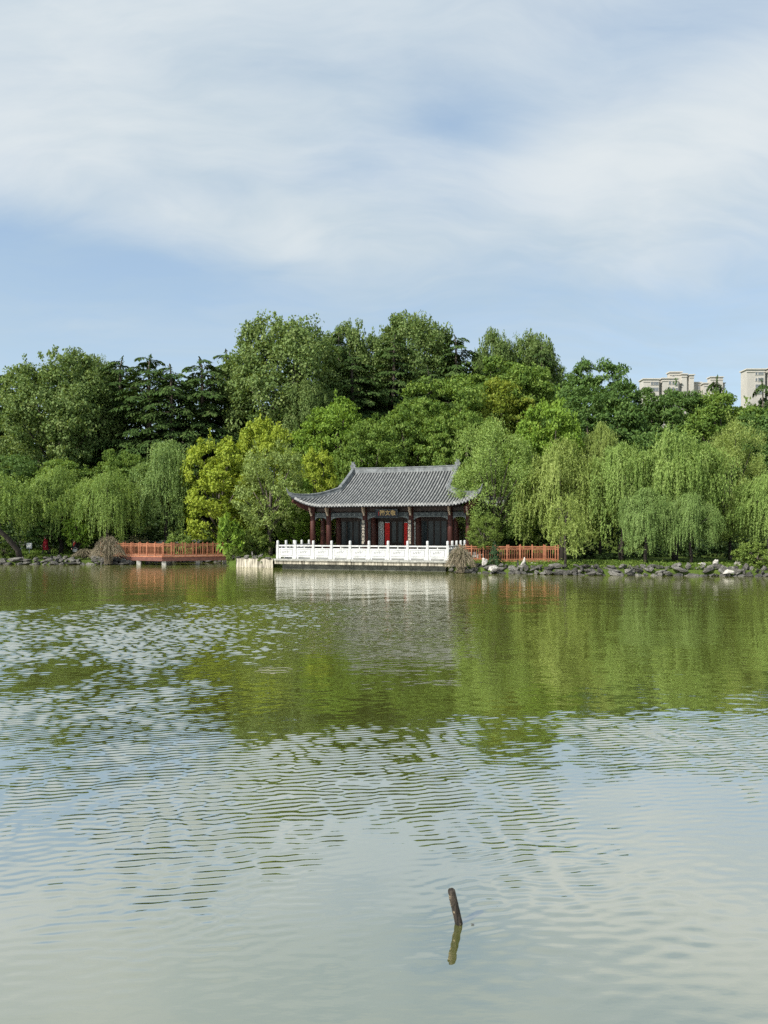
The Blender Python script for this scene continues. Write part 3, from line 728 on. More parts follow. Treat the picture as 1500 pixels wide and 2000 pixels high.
bal = empty('stone_balustrade', (PC.x, PC.y, .72), -TH)
tag(bal, 'white carved marble balustrade round the terrace edge', 'balustrade')
pm = MB(); pm.box(-.085, .085, -.085, .085, 0, .97)
pm.tube([(0, 0, .97), (0, 0, .985), (0, 0, 1.0), (0, 0, 1.19), (0, 0, 1.225), (0, 0, 1.24)], [.07, .07, .088, .088, .075, .04], 12); postme = pm.mesh('post')
BAY = 1.32
def panel_meshes():
    h = BAY / 2 - .088
    a = MB(); a.box(-h, h, -.055, .055, .84, .93); a.box(-.035, .035, -.04, .04, .72, .838)
    b = MB(); b.box(-h, h, -.05, .05, .12, .72)
    for x0, x1 in ((-h + .02, -h + .15), (h - .15, h - .02)): b.box(x0, x1, -.045, .045, 0, .118)
    c = MB()                                # raised frame and carved relief on both faces
    for sg in (-1, 1):
        y0, y1 = sorted((sg * .051, sg * .064)); x_ = h - .1
        c.box(-x_, x_, y0, y1, .62, .65); c.box(-x_, x_, y0, y1, .21, .24); c.box(-x_, -x_ + .03, y0, y1, .24, .62); c.box(x_ - .03, x_, y0, y1, .24, .62)
        r = random.Random(7)
        for k_ in range(16):
            ang = r.uniform(0, 6.28); cx, cz = r.uniform(-.3, .3), r.uniform(.33, .53); l, w = r.uniform(.05, .1), r.uniform(.02, .035)
            ca, sa = math.cos(ang), math.sin(ang)
            c.add([(cx - ca * l, sg * .0505, cz - sa * l), (cx + sa * w, sg * .062, cz - ca * w), (cx + ca * l, sg * .0505, cz + sa * l), (cx - sa * w, sg * .062, cz + ca * w)], [(0, 1, 2, 3)])
    return a.mesh('top_rail'), b.mesh('panel'), c.mesh('carving')
railme, panme, carme = panel_meshes()
def bal_bay(p, q_):
    mid_ = (Vector(p) + Vector(q_)) / 2; d = Vector(q_) - Vector(p); rz = math.atan2(d.y, d.x)
    link('top_rail', railme, M['marble'], bal, mid_, (0, 0, rz)); pn = link('panel', panme, M['marble'], bal, mid_, (0, 0, rz)); link('carving', carme, M['marblecut'], pn)
pts = [(-5.94 + BAY * k, TF + .14, 0) for k in range(10)]
runs = [pts, [(-5.94, TF + .14 + BAY * k, 0) for k in range(5)], [(5.94, TF + .14 + BAY * k, 0) for k in range(5)]]
seen = set()
for run in runs:
    for p in run:
        if p[:2] in seen: continue
        seen.add(p[:2]); bevel(link('post', postme, M['marble'], bal, p), .008, 1)
    for a, b in zip(run, run[1:]): bal_bay(a, b)

# ================================================================== BOARDWALKS
ballme = MB(); ballme.box(-.011, .011, -.011, .011, .10, .745); ballme = ballme.mesh('baluster')
bpost = MB(); bpost.box(-.04, .04, -.04, .04, 0, 1.0); bpost.box(-.03, .03, -.03, .03, 1.0, 1.05); bpostme = bpost.mesh('rail_post')
def railing(par, a, b, z, bay=.84, nb=4):
    a = Vector((a[0], a[1], z)); b = Vector((b[0], b[1], z)); n = max(1, round((b - a).length / bay)); st = (b - a) / n; rz = math.atan2(st.y, st.x)
    for i in range(n + 1):
        link('rail_post', bpostme, M['wood'], par, a + st * i, (0, 0, rz))
    for i in range(n):
        p0, p1 = a + st * i + st.normalized() * .04, a + st * (i + 1) - st.normalized() * .04
        for h, w in ((.90, .055), (.765, .04), (.09, .04)):
            m_ = MB(); m_.bar(p0 + Vector((0, 0, h)), p1 + Vector((0, 0, h)), .05, w); m_.build('rail', M['wood'], par)
        for j in range(1, nb + 1): link('baluster', ballme, M['wood'], par, p0.lerp(p1, j / (nb + 1)), (0, 0, rz))
def boardwalk(par, line, width, z, side_b=True, piers=()):
    """line: front edge points left to right (world xy)"""
    L = [Vector((p[0], p[1], 0)) for p in line]
    back = []
    for i, p in enumerate(L):
        d = (L[min(i + 1, len(L) - 1)] - L[max(0, i - 1)]).normalized(); back.append(p + Vector((-d.y, d.x, 0)) * width)
    for (a, b, c, d) in zip(L, L[1:], back[1:], back):
        m_ = MB(); m_.add([(a.x, a.y, z), (b.x, b.y, z), (c.x, c.y, z), (d.x, d.y, z), (a.x, a.y, z - .07), (b.x, b.y, z - .07), (c.x, c.y, z - .07), (d.x, d.y, z - .07)],
                          [(0, 1, 2, 3), (7, 6, 5, 4), (0, 4, 5, 1), (1, 5, 6, 2), (2, 6, 7, 3), (3, 7, 4, 0)]); m_.build('deck', M['deckw'], par)
        dd = (b - a).normalized(); nn = Vector((dd.y, -dd.x, 0))
        m_ = MB(); m_.bar(a + nn * .04 + Vector((0, 0, z - .03)), b + nn * .04 + Vector((0, 0, z - .03)), .05, .09); m_.build('edge_board', M['wood'], par)
        m_ = MB(); m_.bar(a + nn * .02 + Vector((0, 0, z - .23)), b + nn * .02 + Vector((0, 0, z - .23)), .06, .29); m_.build('fascia', M['woodd'], par)
        railing(par, a - nn * .06, b - nn * .06, z)
        if side_b: railing(par, d + nn * .06, c + nn * .06, z)
    for x, y in piers:
        m_ = MB(); m_.box(x - .16, x + .16, y - .16, y + .16, -.6, z - .37); m_.build('pier', M['conc'], par)
bw = empty('timber_boardwalk', (0, 0, 0)); tag(bw, 'red brown timber boardwalk bridge on concrete piers left of the white terrace', 'boardwalk')
A = px(318, 1100, 55.9); B0 = px(196, 1100, 59.0); C0 = px(447, 1100, 58.2)
boardwalk(bw, [(B0.x, B0.y), (A.x, A.y), (C0.x, C0.y)], 1.9, .70,
          piers=[(px(272, 0, 57.2).x, 57.2), (px(289, 0, 58.6).x, 58.6), (A.x + .05, A.y + .25), (px(331, 0, 57.8).x, 57.8), (px(387, 0, 57.5).x, 57.5), (px(440, 0, 58.6).x, 58.6)])
bw2 = empty('timber_boardwalk', (0, 0, 0)); tag(bw2, 'orange brown timber boardwalk behind pale rocks right of the white terrace', 'boardwalk')
A = px(990, 1100, 47.8); B0 = px(898, 1100, 48.9); C0 = px(1090, 1100, 47.4)
boardwalk(bw2, [(B0.x, B0.y), (A.x, A.y), (C0.x, C0.y)], 1.7, .66, piers=[])

# ================================================================== ROCKS
def rock_mesh(seed, sub=2):
    bm = bmesh.new(); bmesh.ops.create_icosphere(bm, subdivisions=sub, radius=1.0); r = random.Random(seed)
    planes = []
    for _ in range(19):
        n = Vector((r.gauss(0, 1), r.gauss(0, 1), r.gauss(0, .8))).normalized(); planes.append((n, r.uniform(.42, .85)))
    for v in bm.verts:
        for n, d in planes:
            k = v.co.dot(n)
            if k > d: v.co -= n * (k - d) * .93
        v.co *= 1 + .30 * mnoise.noise(v.co * 2.1 + Vector((seed * 7.1, 0, 0)))
    mx = max(abs(c) for v in bm.verts for c in v.co)
    for v in bm.verts: v.co /= mx
    me = bpy.data.meshes.new('rock'); bm.to_mesh(me); bm.free(); return me
rocks = [rock_mesh(s) for s in range(10)]
def rock_line(par, x0, x1, yfun, r, big=1.0):
    def put(x, y, z, w, d, h):
        o = link('rock', r.choice(rocks), M['rock'], par, (x, y, z)); o.scale = (w / 2, d / 2, h / 2); o.rotation_euler = (r.uniform(-.3, .3), r.uniform(-.35, .35), r.choice((0, math.pi)) + r.uniform(-.6, .6))
    for y0, z0, ws, hs, prob in ((0, .06, (.3, .45, .6, .9), (.22, .48), 1.0), (.22, .30, (.3, .5, .8, 1.1), (.25, .55), .9), (.5, .48, (.25, .4, .7), (.18, .5), .7)):
        x = x0
        while x < x1:                       # three broken courses, leaning, with gaps
            w = r.choice(ws) * r.uniform(.8, 1.25) * big
            if r.random() < prob: put(x + w / 2, yfun(x + w / 2) + y0 + r.uniform(-.12, .14), z0 + r.uniform(-.10, .08), w * 1.25, r.uniform(.5, .8) * big, r.uniform(*hs) * big)
            x += w * r.uniform(.62, 1.0)
r = random.Random(11)
emb = empty('rock_embankment', (-30, 57.6, 0)); tag(emb, 'low grey rock edging of the far left lake shore', 'rock edging')
emb.location = (0, 0, 0)
rock_line(emb, -36, -19.8, lambda x: 57.35, r)
emb2 = empty('rock_embankment'); tag(emb2, 'piled grey limestone edging of the right lake shore under the willows', 'rock edging')
rock_line(emb2, 4.1, 30, lambda x: shore(x) - .25, r, .92)
emb3 = empty('rock_embankment'); tag(emb3, 'shaded rocks at the back of the inlet under the left boardwalk', 'rock edging')
rock_line(emb3, -19.6, -12.2, lambda x: 61.8, r)
# pale stained bank wall between the boardwalk and the terrace
def bank_wall():
    o = empty('bank_wall'); tag(o, 'pale stained stone bank wall with rocks on top beside the terrace', 'bank wall')
    a = px(461, 1107, 53.9); b = px(533, 1107, 52.2); n = 14; V = []; rr = random.Random(5)
    for j in range(n + 1):
        f = j / n; p = a.lerp(b, f); y = p.y + .12 * mnoise.noise((f * 5, 0, 0)); h = .60 + .10 * mnoise.noise((f * 6, 3, 0))
        V += [(p.x, y - .05, -.5), (p.x, y, .15), (p.x + rr.uniform(-.03, .03), y + .06 * rr.random(), .4), (p.x, y + .06, h), (p.x, y + 2.5, h)]
    m_ = MB(); m_.add(V, [(j * 5 + k_, (j + 1) * 5 + k_, (j + 1) * 5 + k_ + 1, j * 5 + k_ + 1) for j in range(n) for k_ in range(4)])
    m_.add([(a.x, a.y - .05, -.5), (a.x, a.y + 2.5, -.5), (a.x, a.y + 2.5, .6), (a.x, a.y, .6)], [(0, 3, 2, 1)])
    m_.build('wall_face', M['band'], o)
    for f, w, h, z in ((.06, .5, .22, .66), (.28, .55, .3, .7), (.52, .75, .34, .72), (.66, .5, .42, .75), (.86, .5, .2, .64)):
        p = a.lerp(b, f); q_ = link('rock', rocks[int(f * 10)], M['palerock'], o, (p.x, p.y + .25, z)); q_.scale = (w * .6, w * .45, h * .62); q_.rotation_euler = (0, .2, f * 9)
    q_ = link('rock', rocks[3], M['palerock'], o, px(492.5, 1081, 54.4)); q_.scale = (.1, .1, .24)
bank_wall()
def stone(x, y_bot, y_top, w, Y, label, seed, lean=0.0, mat='palerock'):
    p = px(x, y_bot, Y); H = (y_bot - y_top) / FPX * Y; me = rock_mesh(seed, 3)
    for v in me.vertices:
        k_ = (v.co.z + 1) / 2; s_ = 1.0 - .38 * k_ + .25 * mnoise.noise((seed, v.co.z * 2.2, v.co.x)); v.co.x = v.co.x * s_ + lean * k_; v.co.y *= s_; v.co.z += 1
    o = link('standing_stone', me, M[mat], None, (p.x, p.y, p.z - .08)); ww = w / FPX * Y * .62; o.scale = (ww, ww * .8, (H + .08) / 2); return tag(o, label, 'stone')
stone(944, 1108, 1085, 15, 45.6, 'upright pitted pale stone between brown brush and dark conical shrub', 31, .2)
stone(1011, 1110, 1091, 8, 45.2, 'thin brownish stone beside a taller leaning rock before the boardwalk', 32, .1, 'rock')
stone(1022, 1110, 1088, 13, 45.3, 'tall leaning pale rock standing before the right boardwalk', 33, .5)
stone(1042, 1106, 1097, 24, 45.9, 'low wedge of pale rock on the grass before the boardwalk', 34)
stone(964, 1113, 1103, 26, 44.7, 'large pale boulder at the waterline below the dark conical shrub', 35)
stone(1441, 1105, 1085, 20, 43.8, 'large smooth white standing stone beside the rightmost bush', 36, .35)
stone(1399, 1109, 1092, 17, 43.2, 'pointed white stone on the rocks left of the large white one', 37)
stone(1425, 1120, 1110, 25, 42.0, 'squat pale boulder at the waterline below the white standing stone', 38)
stone(1372, 1105, 1097, 22, 43.6, 'flat pale stone lying on the right shore rocks under the willow', 39)

# ================================================================== VEGETATION
def nrm(a): return a / np.maximum(1e-9, np.linalg.norm(a, axis=-1, keepdims=True))
def leaf_quads(P, D, N, L, Wd):
    D = nrm(D); S = nrm(np.cross(N, D)); Nn = np.cross(D, S)
    L = np.asarray(L)[:, None]; Wd = np.asarray(Wd)[:, None]
    a = P - D * L * .5; c = P + D * L * .5 - Nn * L * .12; m_ = P + Nn * L * .06
    return np.stack([a, m_ + S * Wd * .5, c, m_ - S * Wd * .5], 1)

def crown_broad(seed, Rr=5.0, H=10.0, zb=1.8, nl=15, nc=22, nleaf=48, L=.30, Wd=.20, flat=.6, shoots=0, upb=.45, lobe=(.34, .5), reach=.6, crad=.34):
    g = np.random.default_rng(seed); hz = (H - zb) / 2; zc = zb + hz; Ps = []; Ds = []; Ns = []; Ts = []; lobes = []
    for i in range(nl):
        th = math.acos(1 - 2 * (i + .5) / nl); ph = i * 2.39996 + g.uniform(-.4, .4); th = min(th, 2.5)
        d = np.array([math.sin(th) * math.cos(ph), math.sin(th) * math.sin(ph), math.cos(th)])
        k = reach * g.uniform(.85, 1.15); lc = d * np.array([Rr * k, Rr * k, hz * k]); lr = g.uniform(*lobe) * (Rr + hz) / 2
        lobes.append((lc + [0, 0, zc], lr))
        dirs = nrm(g.normal(size=(nc, 3)) + d * .75 + [0, 0, .25])
        for dd in dirs:
            c = lc + dd * lr * g.uniform(.65, 1.05); rc = lr * crad * g.uniform(.7, 1.25); n = int(nleaf * g.uniform(.7, 1.3))
            q_ = nrm(g.normal(size=(n, 3))) * (g.random((n, 1)) ** .45) * rc; q_[:, 2] *= flat
            Ps.append(q_ + c + [0, 0, zc]); out = nrm(q_ / max(rc, .01) * .6 + dd * .5 + np.array([0, 0, upb]) + g.normal(size=(n, 3)) * .42)
            Ns.append(out); Ds.append(nrm(g.normal(size=(n, 3)) + dd * .5 - [0, 0, .2])); Ts.append(np.clip(g.normal(.5 + g.normal(0, .11), .2, n), 0, 1))
    for i in range(shoots):                 # upright shoots breaking the outline
        a = g.uniform(0, 6.28); rr = Rr * .75 * math.sqrt(g.random()); z0 = zc + hz * math.sqrt(max(0, 1 - (rr / Rr) ** 2)) * g.uniform(.82, .98); n = 16
        t = g.random(n); Ps.append(np.stack([rr * math.cos(a) + g.normal(0, .10, n), rr * math.sin(a) + g.normal(0, .10, n), z0 + t * g.uniform(.3, .85)], 1))
        Ns.append(nrm(g.normal(size=(n, 3)))); Ds.append(nrm(g.normal(size=(n, 3)) * .6 + [0, 0, 1])); Ts.append(np.clip(g.normal(.6, .2, n), 0, 1))
    P = np.concatenate(Ps); D = np.concatenate(Ds); N = np.concatenate(Ns); T_ = np.concatenate(Ts)
    rmax = np.percentile(np.hypot(P[:, 0], P[:, 1]), 99); P[:, :2] *= Rr / rmax; zt = np.percentile(P[:, 2], 99.8); P[:, 2] *= H / zt
    n = len(P); Q = leaf_quads(P, D, N, L * g.uniform(.6, 1.3, n), Wd * g.uniform(.6, 1.3, n))
    me = quads_mesh('crown', Q, T_)
    tr = MB(); f = H / zt
    tr.tube([(0, 0, -.4), (.06, .03, zb * .5), (-.05, .08, zb), (0, 0, zc * f)], [Rr * .062, Rr * .05, Rr * .044, Rr * .022], 8)
    for lc, lr in lobes:
        e = Vector(lc); e.z *= f; s_ = Vector((0, 0, min(zb * .8 + .35 * (e.z - zb), e.z - .2))); mid_ = s_.lerp(e, .5) + Vector((0, 0, .12 * Rr * .4)); tr.tube([s_, mid_, e], [Rr * .024, Rr * .016, Rr * .007], 5)
    return me, tr.mesh('trunk', True), Rr, H

def crown_cedar(seed, Rr=4.6, H=15.0, zb=1.2, dens=1.0, power=.60, droop=.30, step=.92):
    g = np.random.default_rng(seed); Ps = []; Ds = []; Ns = []; Ts = []; Ls = []; tr = MB()
    tr.tube([(0, 0, -.4), (.05, 0, H * .5), (.12, .05, H * .93), (.3, .1, H)], [.34, .2, .06, .02], 8)
    z = zb; ph = 0
    while z < H - .35:
        f = 1 - (z - zb) / (H - zb); nb = int(4 + 3 * f ** .5)
        for b in range(nb):
            ph += 2.39996 + g.uniform(-.3, .3); Lb = Rr * (f ** power) * g.uniform(.6, 1.15) + .4; zz_ = z + g.uniform(-.42, .42)
            d = np.array([math.cos(ph), math.sin(ph), 0]); s_ = np.array([-d[1], d[0], 0]); rise = g.uniform(.10, .34); tb = g.normal(0, .07)
            def pt(u): return d * (Lb * u)[:, None] + np.stack([np.zeros_like(u), np.zeros_like(u), zz_ + Lb * (rise * u - (rise + droop * .8) * u ** 2.4)], 1)
            n = int((95 + 150 * f) * dens * max(.55, Lb / 3)); u = g.uniform(.15, 1.03, n) ** .75; wdt = Lb * .30 * np.sin(np.clip(u, 0, 1) * math.pi * .86 + .3) + .12
            v = g.uniform(-1, 1, n); lay = g.uniform(0, 1, n) ** 2
            P = pt(u) + s_ * (v * wdt)[:, None]; P[:, 2] -= np.abs(v) ** 2 * wdt * .42 + lay * .22
            tw = nrm(d * (.55 + .4 * (1 - np.abs(v)))[:, None] + s_ * (v * .9)[:, None] + np.array([0, 0, -1.0]) * (.12 + .5 * u ** 3 + .3 * np.abs(v) + .4 * lay)[:, None] + g.normal(size=(n, 3)) * .15)
            Ps.append(P); Ds.append(tw); Ns.append(nrm(np.array([0, 0, 1.0]) + g.normal(size=(n, 3)) * .28 + d * .3)); Ts.append(np.clip(g.normal(.38 + tb + .2 * u, .14), 0, 1)); Ls.append(g.uniform(.24, .48, n))
            e = pt(np.array([.0, .5, .95])); tr.tube([tuple(p) for p in e], [.05 * f + .02, .03 * f + .012, .008], 4, False)
        z += step * (.62 + .5 * f)
    for k in range(30):                     # leader
        Ps.append(np.array([[.12 + .18 * k / 30 + g.normal(0, .07), .05 + g.normal(0, .07), H * .9 + H * .1 * k / 30]])); Ds.append(nrm(g.normal(size=(1, 3)) * .5 + [0, 0, .6])); Ns.append(nrm(g.normal(size=(1, 3)))); Ts.append(np.array([.4])); Ls.append(np.array([.32]))
    P = np.concatenate(Ps); L = np.concatenate(Ls); n = len(P)
    me = quads_mesh('crown', leaf_quads(P, np.concatenate(Ds), np.concatenate(Ns), L, L * g.uniform(.26, .42, n)), np.concatenate(Ts))
    return me, tr.mesh('trunk', True), Rr, H

def crown_willow(seed, Rr=3.6, H=7.6, nb=135, ns=8, low=.6, trunk=None, fluff=.8, lw=.058, ll=.17, xoff=0.0, zlow=.35):
    g = np.random.default_rng(seed); Ps = []; Ds = []; Ns = []; Ts = []; tr = MB()
    tp = trunk or [(0, 0, -.4), (.12, .05, .9), (-.1, .1, 1.9), (.05, 0, 2.8)]
    rr0 = .24 if trunk is None else (.23 if Rr > 2 else .10)
    tr.tube(tp, [rr0 * (1 - .42 * i / (len(tp) - 1)) for i in range(len(tp))], 9); fork = Vector(tp[-1])
    lobes = [(0.0, 0.0, H * .60, Rr * .62, H * .40)]
    for i in range(8):
        a = i * .785 + g.uniform(-.3, .3); k = g.uniform(.48, .68); hh = H * g.uniform(.66, .94); lobes.append((math.cos(a) * Rr * k, math.sin(a) * Rr * k, hh - H * .18, Rr * g.uniform(.30, .46), H * .18))
    for lx, ly, lz, lr, lh in lobes[1:]:
        e = Vector((lx + xoff, ly, lz + lh * .6)); mid_ = fork.lerp(e, .5) + Vector((0, 0, .5)); tr.tube([fork, mid_, e], [rr0 * .42, rr0 * .26, .025], 6)
    for b in range(nb):
        lx, ly, lz, lr, lh = lobes[g.integers(0, len(lobes))] if b % 7 else lobes[0]
        a = g.uniform(0, 6.28); c = g.random() ** .6; up = math.sqrt(max(0, 1 - (c * .98) ** 2))
        o = np.array([lx + math.cos(a) * lr * c, ly + math.sin(a) * lr * c, lz + lh * up]); out = nrm(np.array([[o[0], o[1], 0.001]]))[0]
        if b % 3: o[2] -= H * .50 * g.random() * c
        hl = max(.8, o[2] - low * g.uniform(.6, 1.6) - H * zlow * g.random() ** 1.4)
        hl = min(hl, g.uniform(.9, 3.8)); bt = g.normal(.5, .12)
        nsb = int(ns * g.uniform(.6, 1.4))
        for s_ in range(nsb):
            o2 = o + g.normal(size=3) * np.array([.26, .26, .16]); ln = hl * g.uniform(.55, 1.08); n = int(ln / .055) + 6
            t = np.sort(g.random(n)) * ln; k = g.uniform(.15, .5); ph = g.uniform(0, 6.28); sw = g.uniform(.03, .10)
            rad = k * (1 - np.exp(-t * 1.8)); drop = np.where(t < .6, t * t * .75, t - .33)
            P = o2 + out * rad[:, None]; P[:, 2] -= drop - .18 * np.exp(-t); P[:, 0] += sw * np.sin(t * 2.1 + ph); P[:, 1] += sw * np.cos(t * 1.7 + ph)
            P += g.normal(size=(n, 3)) * .035
            Ps.append(P); az = g.uniform(0, 6.28, n); tl = g.uniform(.2, .85, n)
            Ds.append(np.stack([np.cos(az) * tl, np.sin(az) * tl, -np.ones(n)], 1)); Ns.append(nrm(np.stack([np.cos(az + 1.3), np.sin(az + 1.3), np.full(n, .35)], 1) * .55 + out * .85 + [0, 0, .3] + g.normal(size=(n, 3)) * .35)); Ts.append(np.clip(g.normal(bt, .17, n), 0, 1))
        n = int(fluff * 60); q_ = g.normal(size=(n, 3)) * np.array([.34, .34, .24]); Ps.append(o + q_); Ds.append(nrm(g.normal(size=(n, 3)) - [0, 0, .3])); Ns.append(nrm(g.normal(size=(n, 3)) * .6 + out * .4 + [0, 0, .5])); Ts.append(np.clip(g.normal(bt + .06, .17, n), 0, 1))
    P = np.concatenate(Ps); P[:, 2] = np.maximum(P[:, 2], .12); P[:, 0] += xoff
    n = len(P); me = quads_mesh('crown', leaf_quads(P, np.concatenate(Ds), np.concatenate(Ns), ll * g.uniform(.7, 1.3, n), lw * g.uniform(.7, 1.3, n)), np.concatenate(Ts))
    return me, tr.mesh('trunk', True), Rr, H

def plant(proto, x, ytop, w, Y, mat, label, cat='tree', name='broadleaf_tree', rot=0.0, group=None, ybot=None, bark='bark', dz=0.0, hmul=1.0):
    """stand a tree whose crown is w photograph-pixels wide with its top at row ytop, at distance Y"""
    me, tme, R0, H0 = proto
    p = px(x, ytop, Y); zb = gz(p.x, Y) - .03 if ybot is None else px(x, ybot, Y).z
    Rw = w / 2 / FPX * Y; Hh = (p.z - zb) * hmul
    o = empty(name, (p.x, Y, zb), rot); tag(o, label, cat, group)
    s = (Rw / R0, Rw / R0, Hh / H0)
    for nm, m_, mt in (('crown', me, F[mat]), ('trunk', tme, M[bark])):
        c = bpy.data.objects.new(nm, m_); col.objects.link(c); c.parent = o; c.scale = s
        if not m_.materials: m_.materials.append(mt)
        c.material_slots[0].link = 'OBJECT'; c.material_slots[0].material = mt
    return o

# prototypes
PL = [crown_broad(s, 6.5, 15, 1.0, 24, 30, 84, .26, .195, .75, 46, .35, (.30, .44), .62, .36) for s in (1, 2, 3)]
BR = [crown_broad(s, 5.5, 11, .8, 22, 28, 62, .27, .15, .42, 8, .6, (.30, .44), .66, .36) for s in (21, 22, 23)]
CA = [crown_broad(s, 3.6, 8.0, .5, 20, 26, 50, .21, .13, .6, 10, .45, (.28, .42), .66, .33) for s in (41, 42)]
SG = [crown_broad(s, 2.8, 7.0, 1.4, 15, 20, 34, .20, .085, .8, 14, .3, (.28, .42), .68, .42) for s in (51,)]
CE = [crown_cedar(s) for s in (61, 62, 63)]
CP = [crown_cedar(65, 1.7, 12, 1.0, .8, .55, .1, .5)]
CS = [crown_cedar(66, 4.2, 9.5, 1.0, 1.0, .6, .45, .85)]
WI = [crown_willow(s) for s in (71, 72, 73)]
WU = [crown_willow(s, 3.4, 9.0, 150, 7, 1.2, None, 1.3, .07, .17, 0, .6) for s in (75,)]
WB = [crown_broad(s, 3.4, 9.0, .5, 22, 26, 52, .19, .055, .95, 10, .25, (.26, .40), .68, .42) for s in (58, 59)]
WY = [crown_willow(77, 1.35, 4.6, 34, 7, .9, [(0, 0, -.3), (.02, 0, 1.0), (-.02, .02, 2.2), (0, 0, 3.0)], .4, .055, .17)]
WL = [crown_willow(78, 3.6, 7.0, 110, 8, 2.0, [(.9, -.6, -.3), (.72, -.7, .7), (.1, -1.3, 1.9), (-.85, -2.2, 3.3), (-1.5, -1.6, 4.6)], .5, .062, .19, -1.0)]
SH = [crown_broad(s, 1.2, 1.6, .06, 13, 16, 30, .10, .055, .7, 6, .4, (.32, .46), .62, .36) for s in (81, 82)]
SR = [crown_broad(85, 1.15, 2.2, .5, 14, 18, 34, .13, .09, .6, 0, .5, (.32, .46), .62, .34)]
LF = [crown_broad(87, 1.0, 2.3, .1, 14, 7, 12, .42, .14, .8, 4, .5, (.3, .44), .66, .5)]

# hill trees, back rows
plant(CP[0], 10, 724, 62, 96, 'cypress', 'dark narrow conifer at the far left edge of the skyline', name='conifer')
plant(CP[0], 47, 710, 58, 98, 'cypress', 'slim pointed conifer just left of the big left plane tree', name='conifer', rot=1.2)
plant(CE[1], 20, 770, 150, 92, 'cypress', 'dark cedar behind the left edge of the big left plane tree', name='cedar_tree', rot=.6)
plant(PL[0], 118, 688, 245, 80, 'plane', 'big olive green plane tree left of the dark cedars', name='plane_tree', rot=.3)
plant(PL[1], 190, 700, 130, 88, 'plane', 'olive plane tree crown peeking out between left plane tree and cedars', name='plane_tree', rot=2.0)
plant(CE[0], 232, 694, 230, 84, 'cedar', 'leftmost of the tall dark layered cedars', name='cedar_tree', rot=.2)
plant(CE[1], 290, 690, 250, 81, 'cedar', 'tall dark cedar with a sharp leader, second from the left plane tree', name='cedar_tree', rot=1.1)
plant(CE[2], 337, 710, 260, 79, 'cedar', 'middle dark cedar of the left row with drooping layered branches', name='cedar_tree', rot=2.3)
plant(CE[0], 398, 696, 270, 82, 'cedar', 'dark cedar with a broad flat top beside the central plane tree', name='cedar_tree', rot=3.0)
plant(CE[1], 443, 684, 220, 88, 'cedar', 'dark cedar behind the left edge of the central plane tree', name='cedar_tree', rot=4.4)
plant(PL[2], 556, 628, 272, 84, 'plane', 'largest plane tree standing above the golden trees', name='plane_tree', rot=.9)
plant(PL[0], 690, 632, 160, 96, 'plane', 'olive plane tree on the skyline behind the small dark cedar', name='plane_tree', rot=2.6)
plant(CE[2], 660, 640, 130, 92, 'cedar', 'dark cedar between the two plane trees on the hilltop', name='cedar_tree', rot=.4)
plant(PL[1], 808, 619, 210, 97, 'plane', 'plane tree forming the highest point of the skyline', name='plane_tree', rot=1.4)
plant(CE[0], 768, 652, 220, 90, 'cedar', 'dark pointed cedar in front of the highest plane tree', name='cedar_tree', rot=5.0)
plant(CE[2], 690, 690, 260, 86, 'cedar', 'broad dark cedar above the bright green maples', name='cedar_tree', rot=3.3)
plant(CE[1], 893, 652, 220, 93, 'cedar', 'dark cedar with a bent tip right of the highest plane tree', name='cedar_tree', rot=2.0)
plant(CE[0], 840, 715, 240, 87, 'cedar', 'dark cedar low behind the broad green trees', name='cedar_tree', rot=1.9)
plant(PL[0], 968, 650, 120, 98, 'plane', 'small pointed plane tree crown on the right part of the hilltop', name='plane_tree', rot=4.0)
plant(PL[2], 1040, 653, 130, 99, 'plane', 'rightmost plane tree of the hilltop', name='plane_tree', rot=5.1)
plant(CE[2], 1058, 668, 120, 95, 'cedar', 'dark cedar in front of the rightmost plane tree', name='cedar_tree', rot=.9)
plant(CE[1], 960, 690, 150, 92, 'cedar', 'dark cedar tucked below the small pointed plane crown', name='cedar_tree', rot=1.6)
# broad green trees, right half
plant(BR[0], 872, 742, 230, 79, 'green', 'broad mid green tree above the left part of the pavilion roof', rot=.5)
plant(BR[1], 1000, 704, 240, 86, 'green', 'broad green tree rising to the hilltop on the right', rot=1.5)
plant(BR[2], 975, 745, 190, 80, 'ochre', 'yellowish green tree in the middle of the right slope', rot=2.5)
plant(BR[2], 1160, 709, 220, 82, 'deep', 'dark green spreading tree left of the apartment blocks', rot=3.1)
plant(BR[0], 1150, 765, 260, 76, 'deep', 'dark green tree above the leafy bright tree and willows', rot=4.1)
plant(BR[1], 1305, 758, 210, 80, 'deep', 'dark green tree below the larger apartment block', rot=.7)
plant(BR[2], 1415, 770, 240, 77, 'green', 'green tree below the small umbrella shaped cedar', rot=1.9)
plant(BR[0], 1520, 800, 220, 72, 'deep', 'dark green tree at the right edge above the willows', rot=5.3)
plant(CS[0], 1398, 733, 130, 84, 'cedar', 'umbrella shaped cedar standing between the two apartment blocks', name='cedar_tree', rot=.3)
plant(CS[0], 1492, 738, 130, 80, 'cedar', 'dark cedar with drooping arms in front of the right apartment block', name='cedar_tree', rot=2.2)
plant(BR[1], 800, 790, 200, 73, 'green', 'green tree directly behind the middle of the pavilion roof', rot=3.7)
plant(BR[2], 655, 780, 190, 75, 'bright', 'bright green tree above the left end of the pavilion roof', rot=5.6)
plant(BR[0], 720, 830, 170, 69, 'green', 'lower green tree just behind the pavilion ridge', rot=2.9)
plant(BR[1], 900, 800, 180, 71, 'green', 'green tree behind the right end of the pavilion ridge', rot=.1)
plant(BR[0], 1290, 850, 220, 68, 'deep', 'dark green tree filling the gap behind the right willows', rot=2.1)
plant(BR[1], 1440, 850, 200, 66, 'deep', 'dark green tree behind the pale willow on the right', rot=4.9)
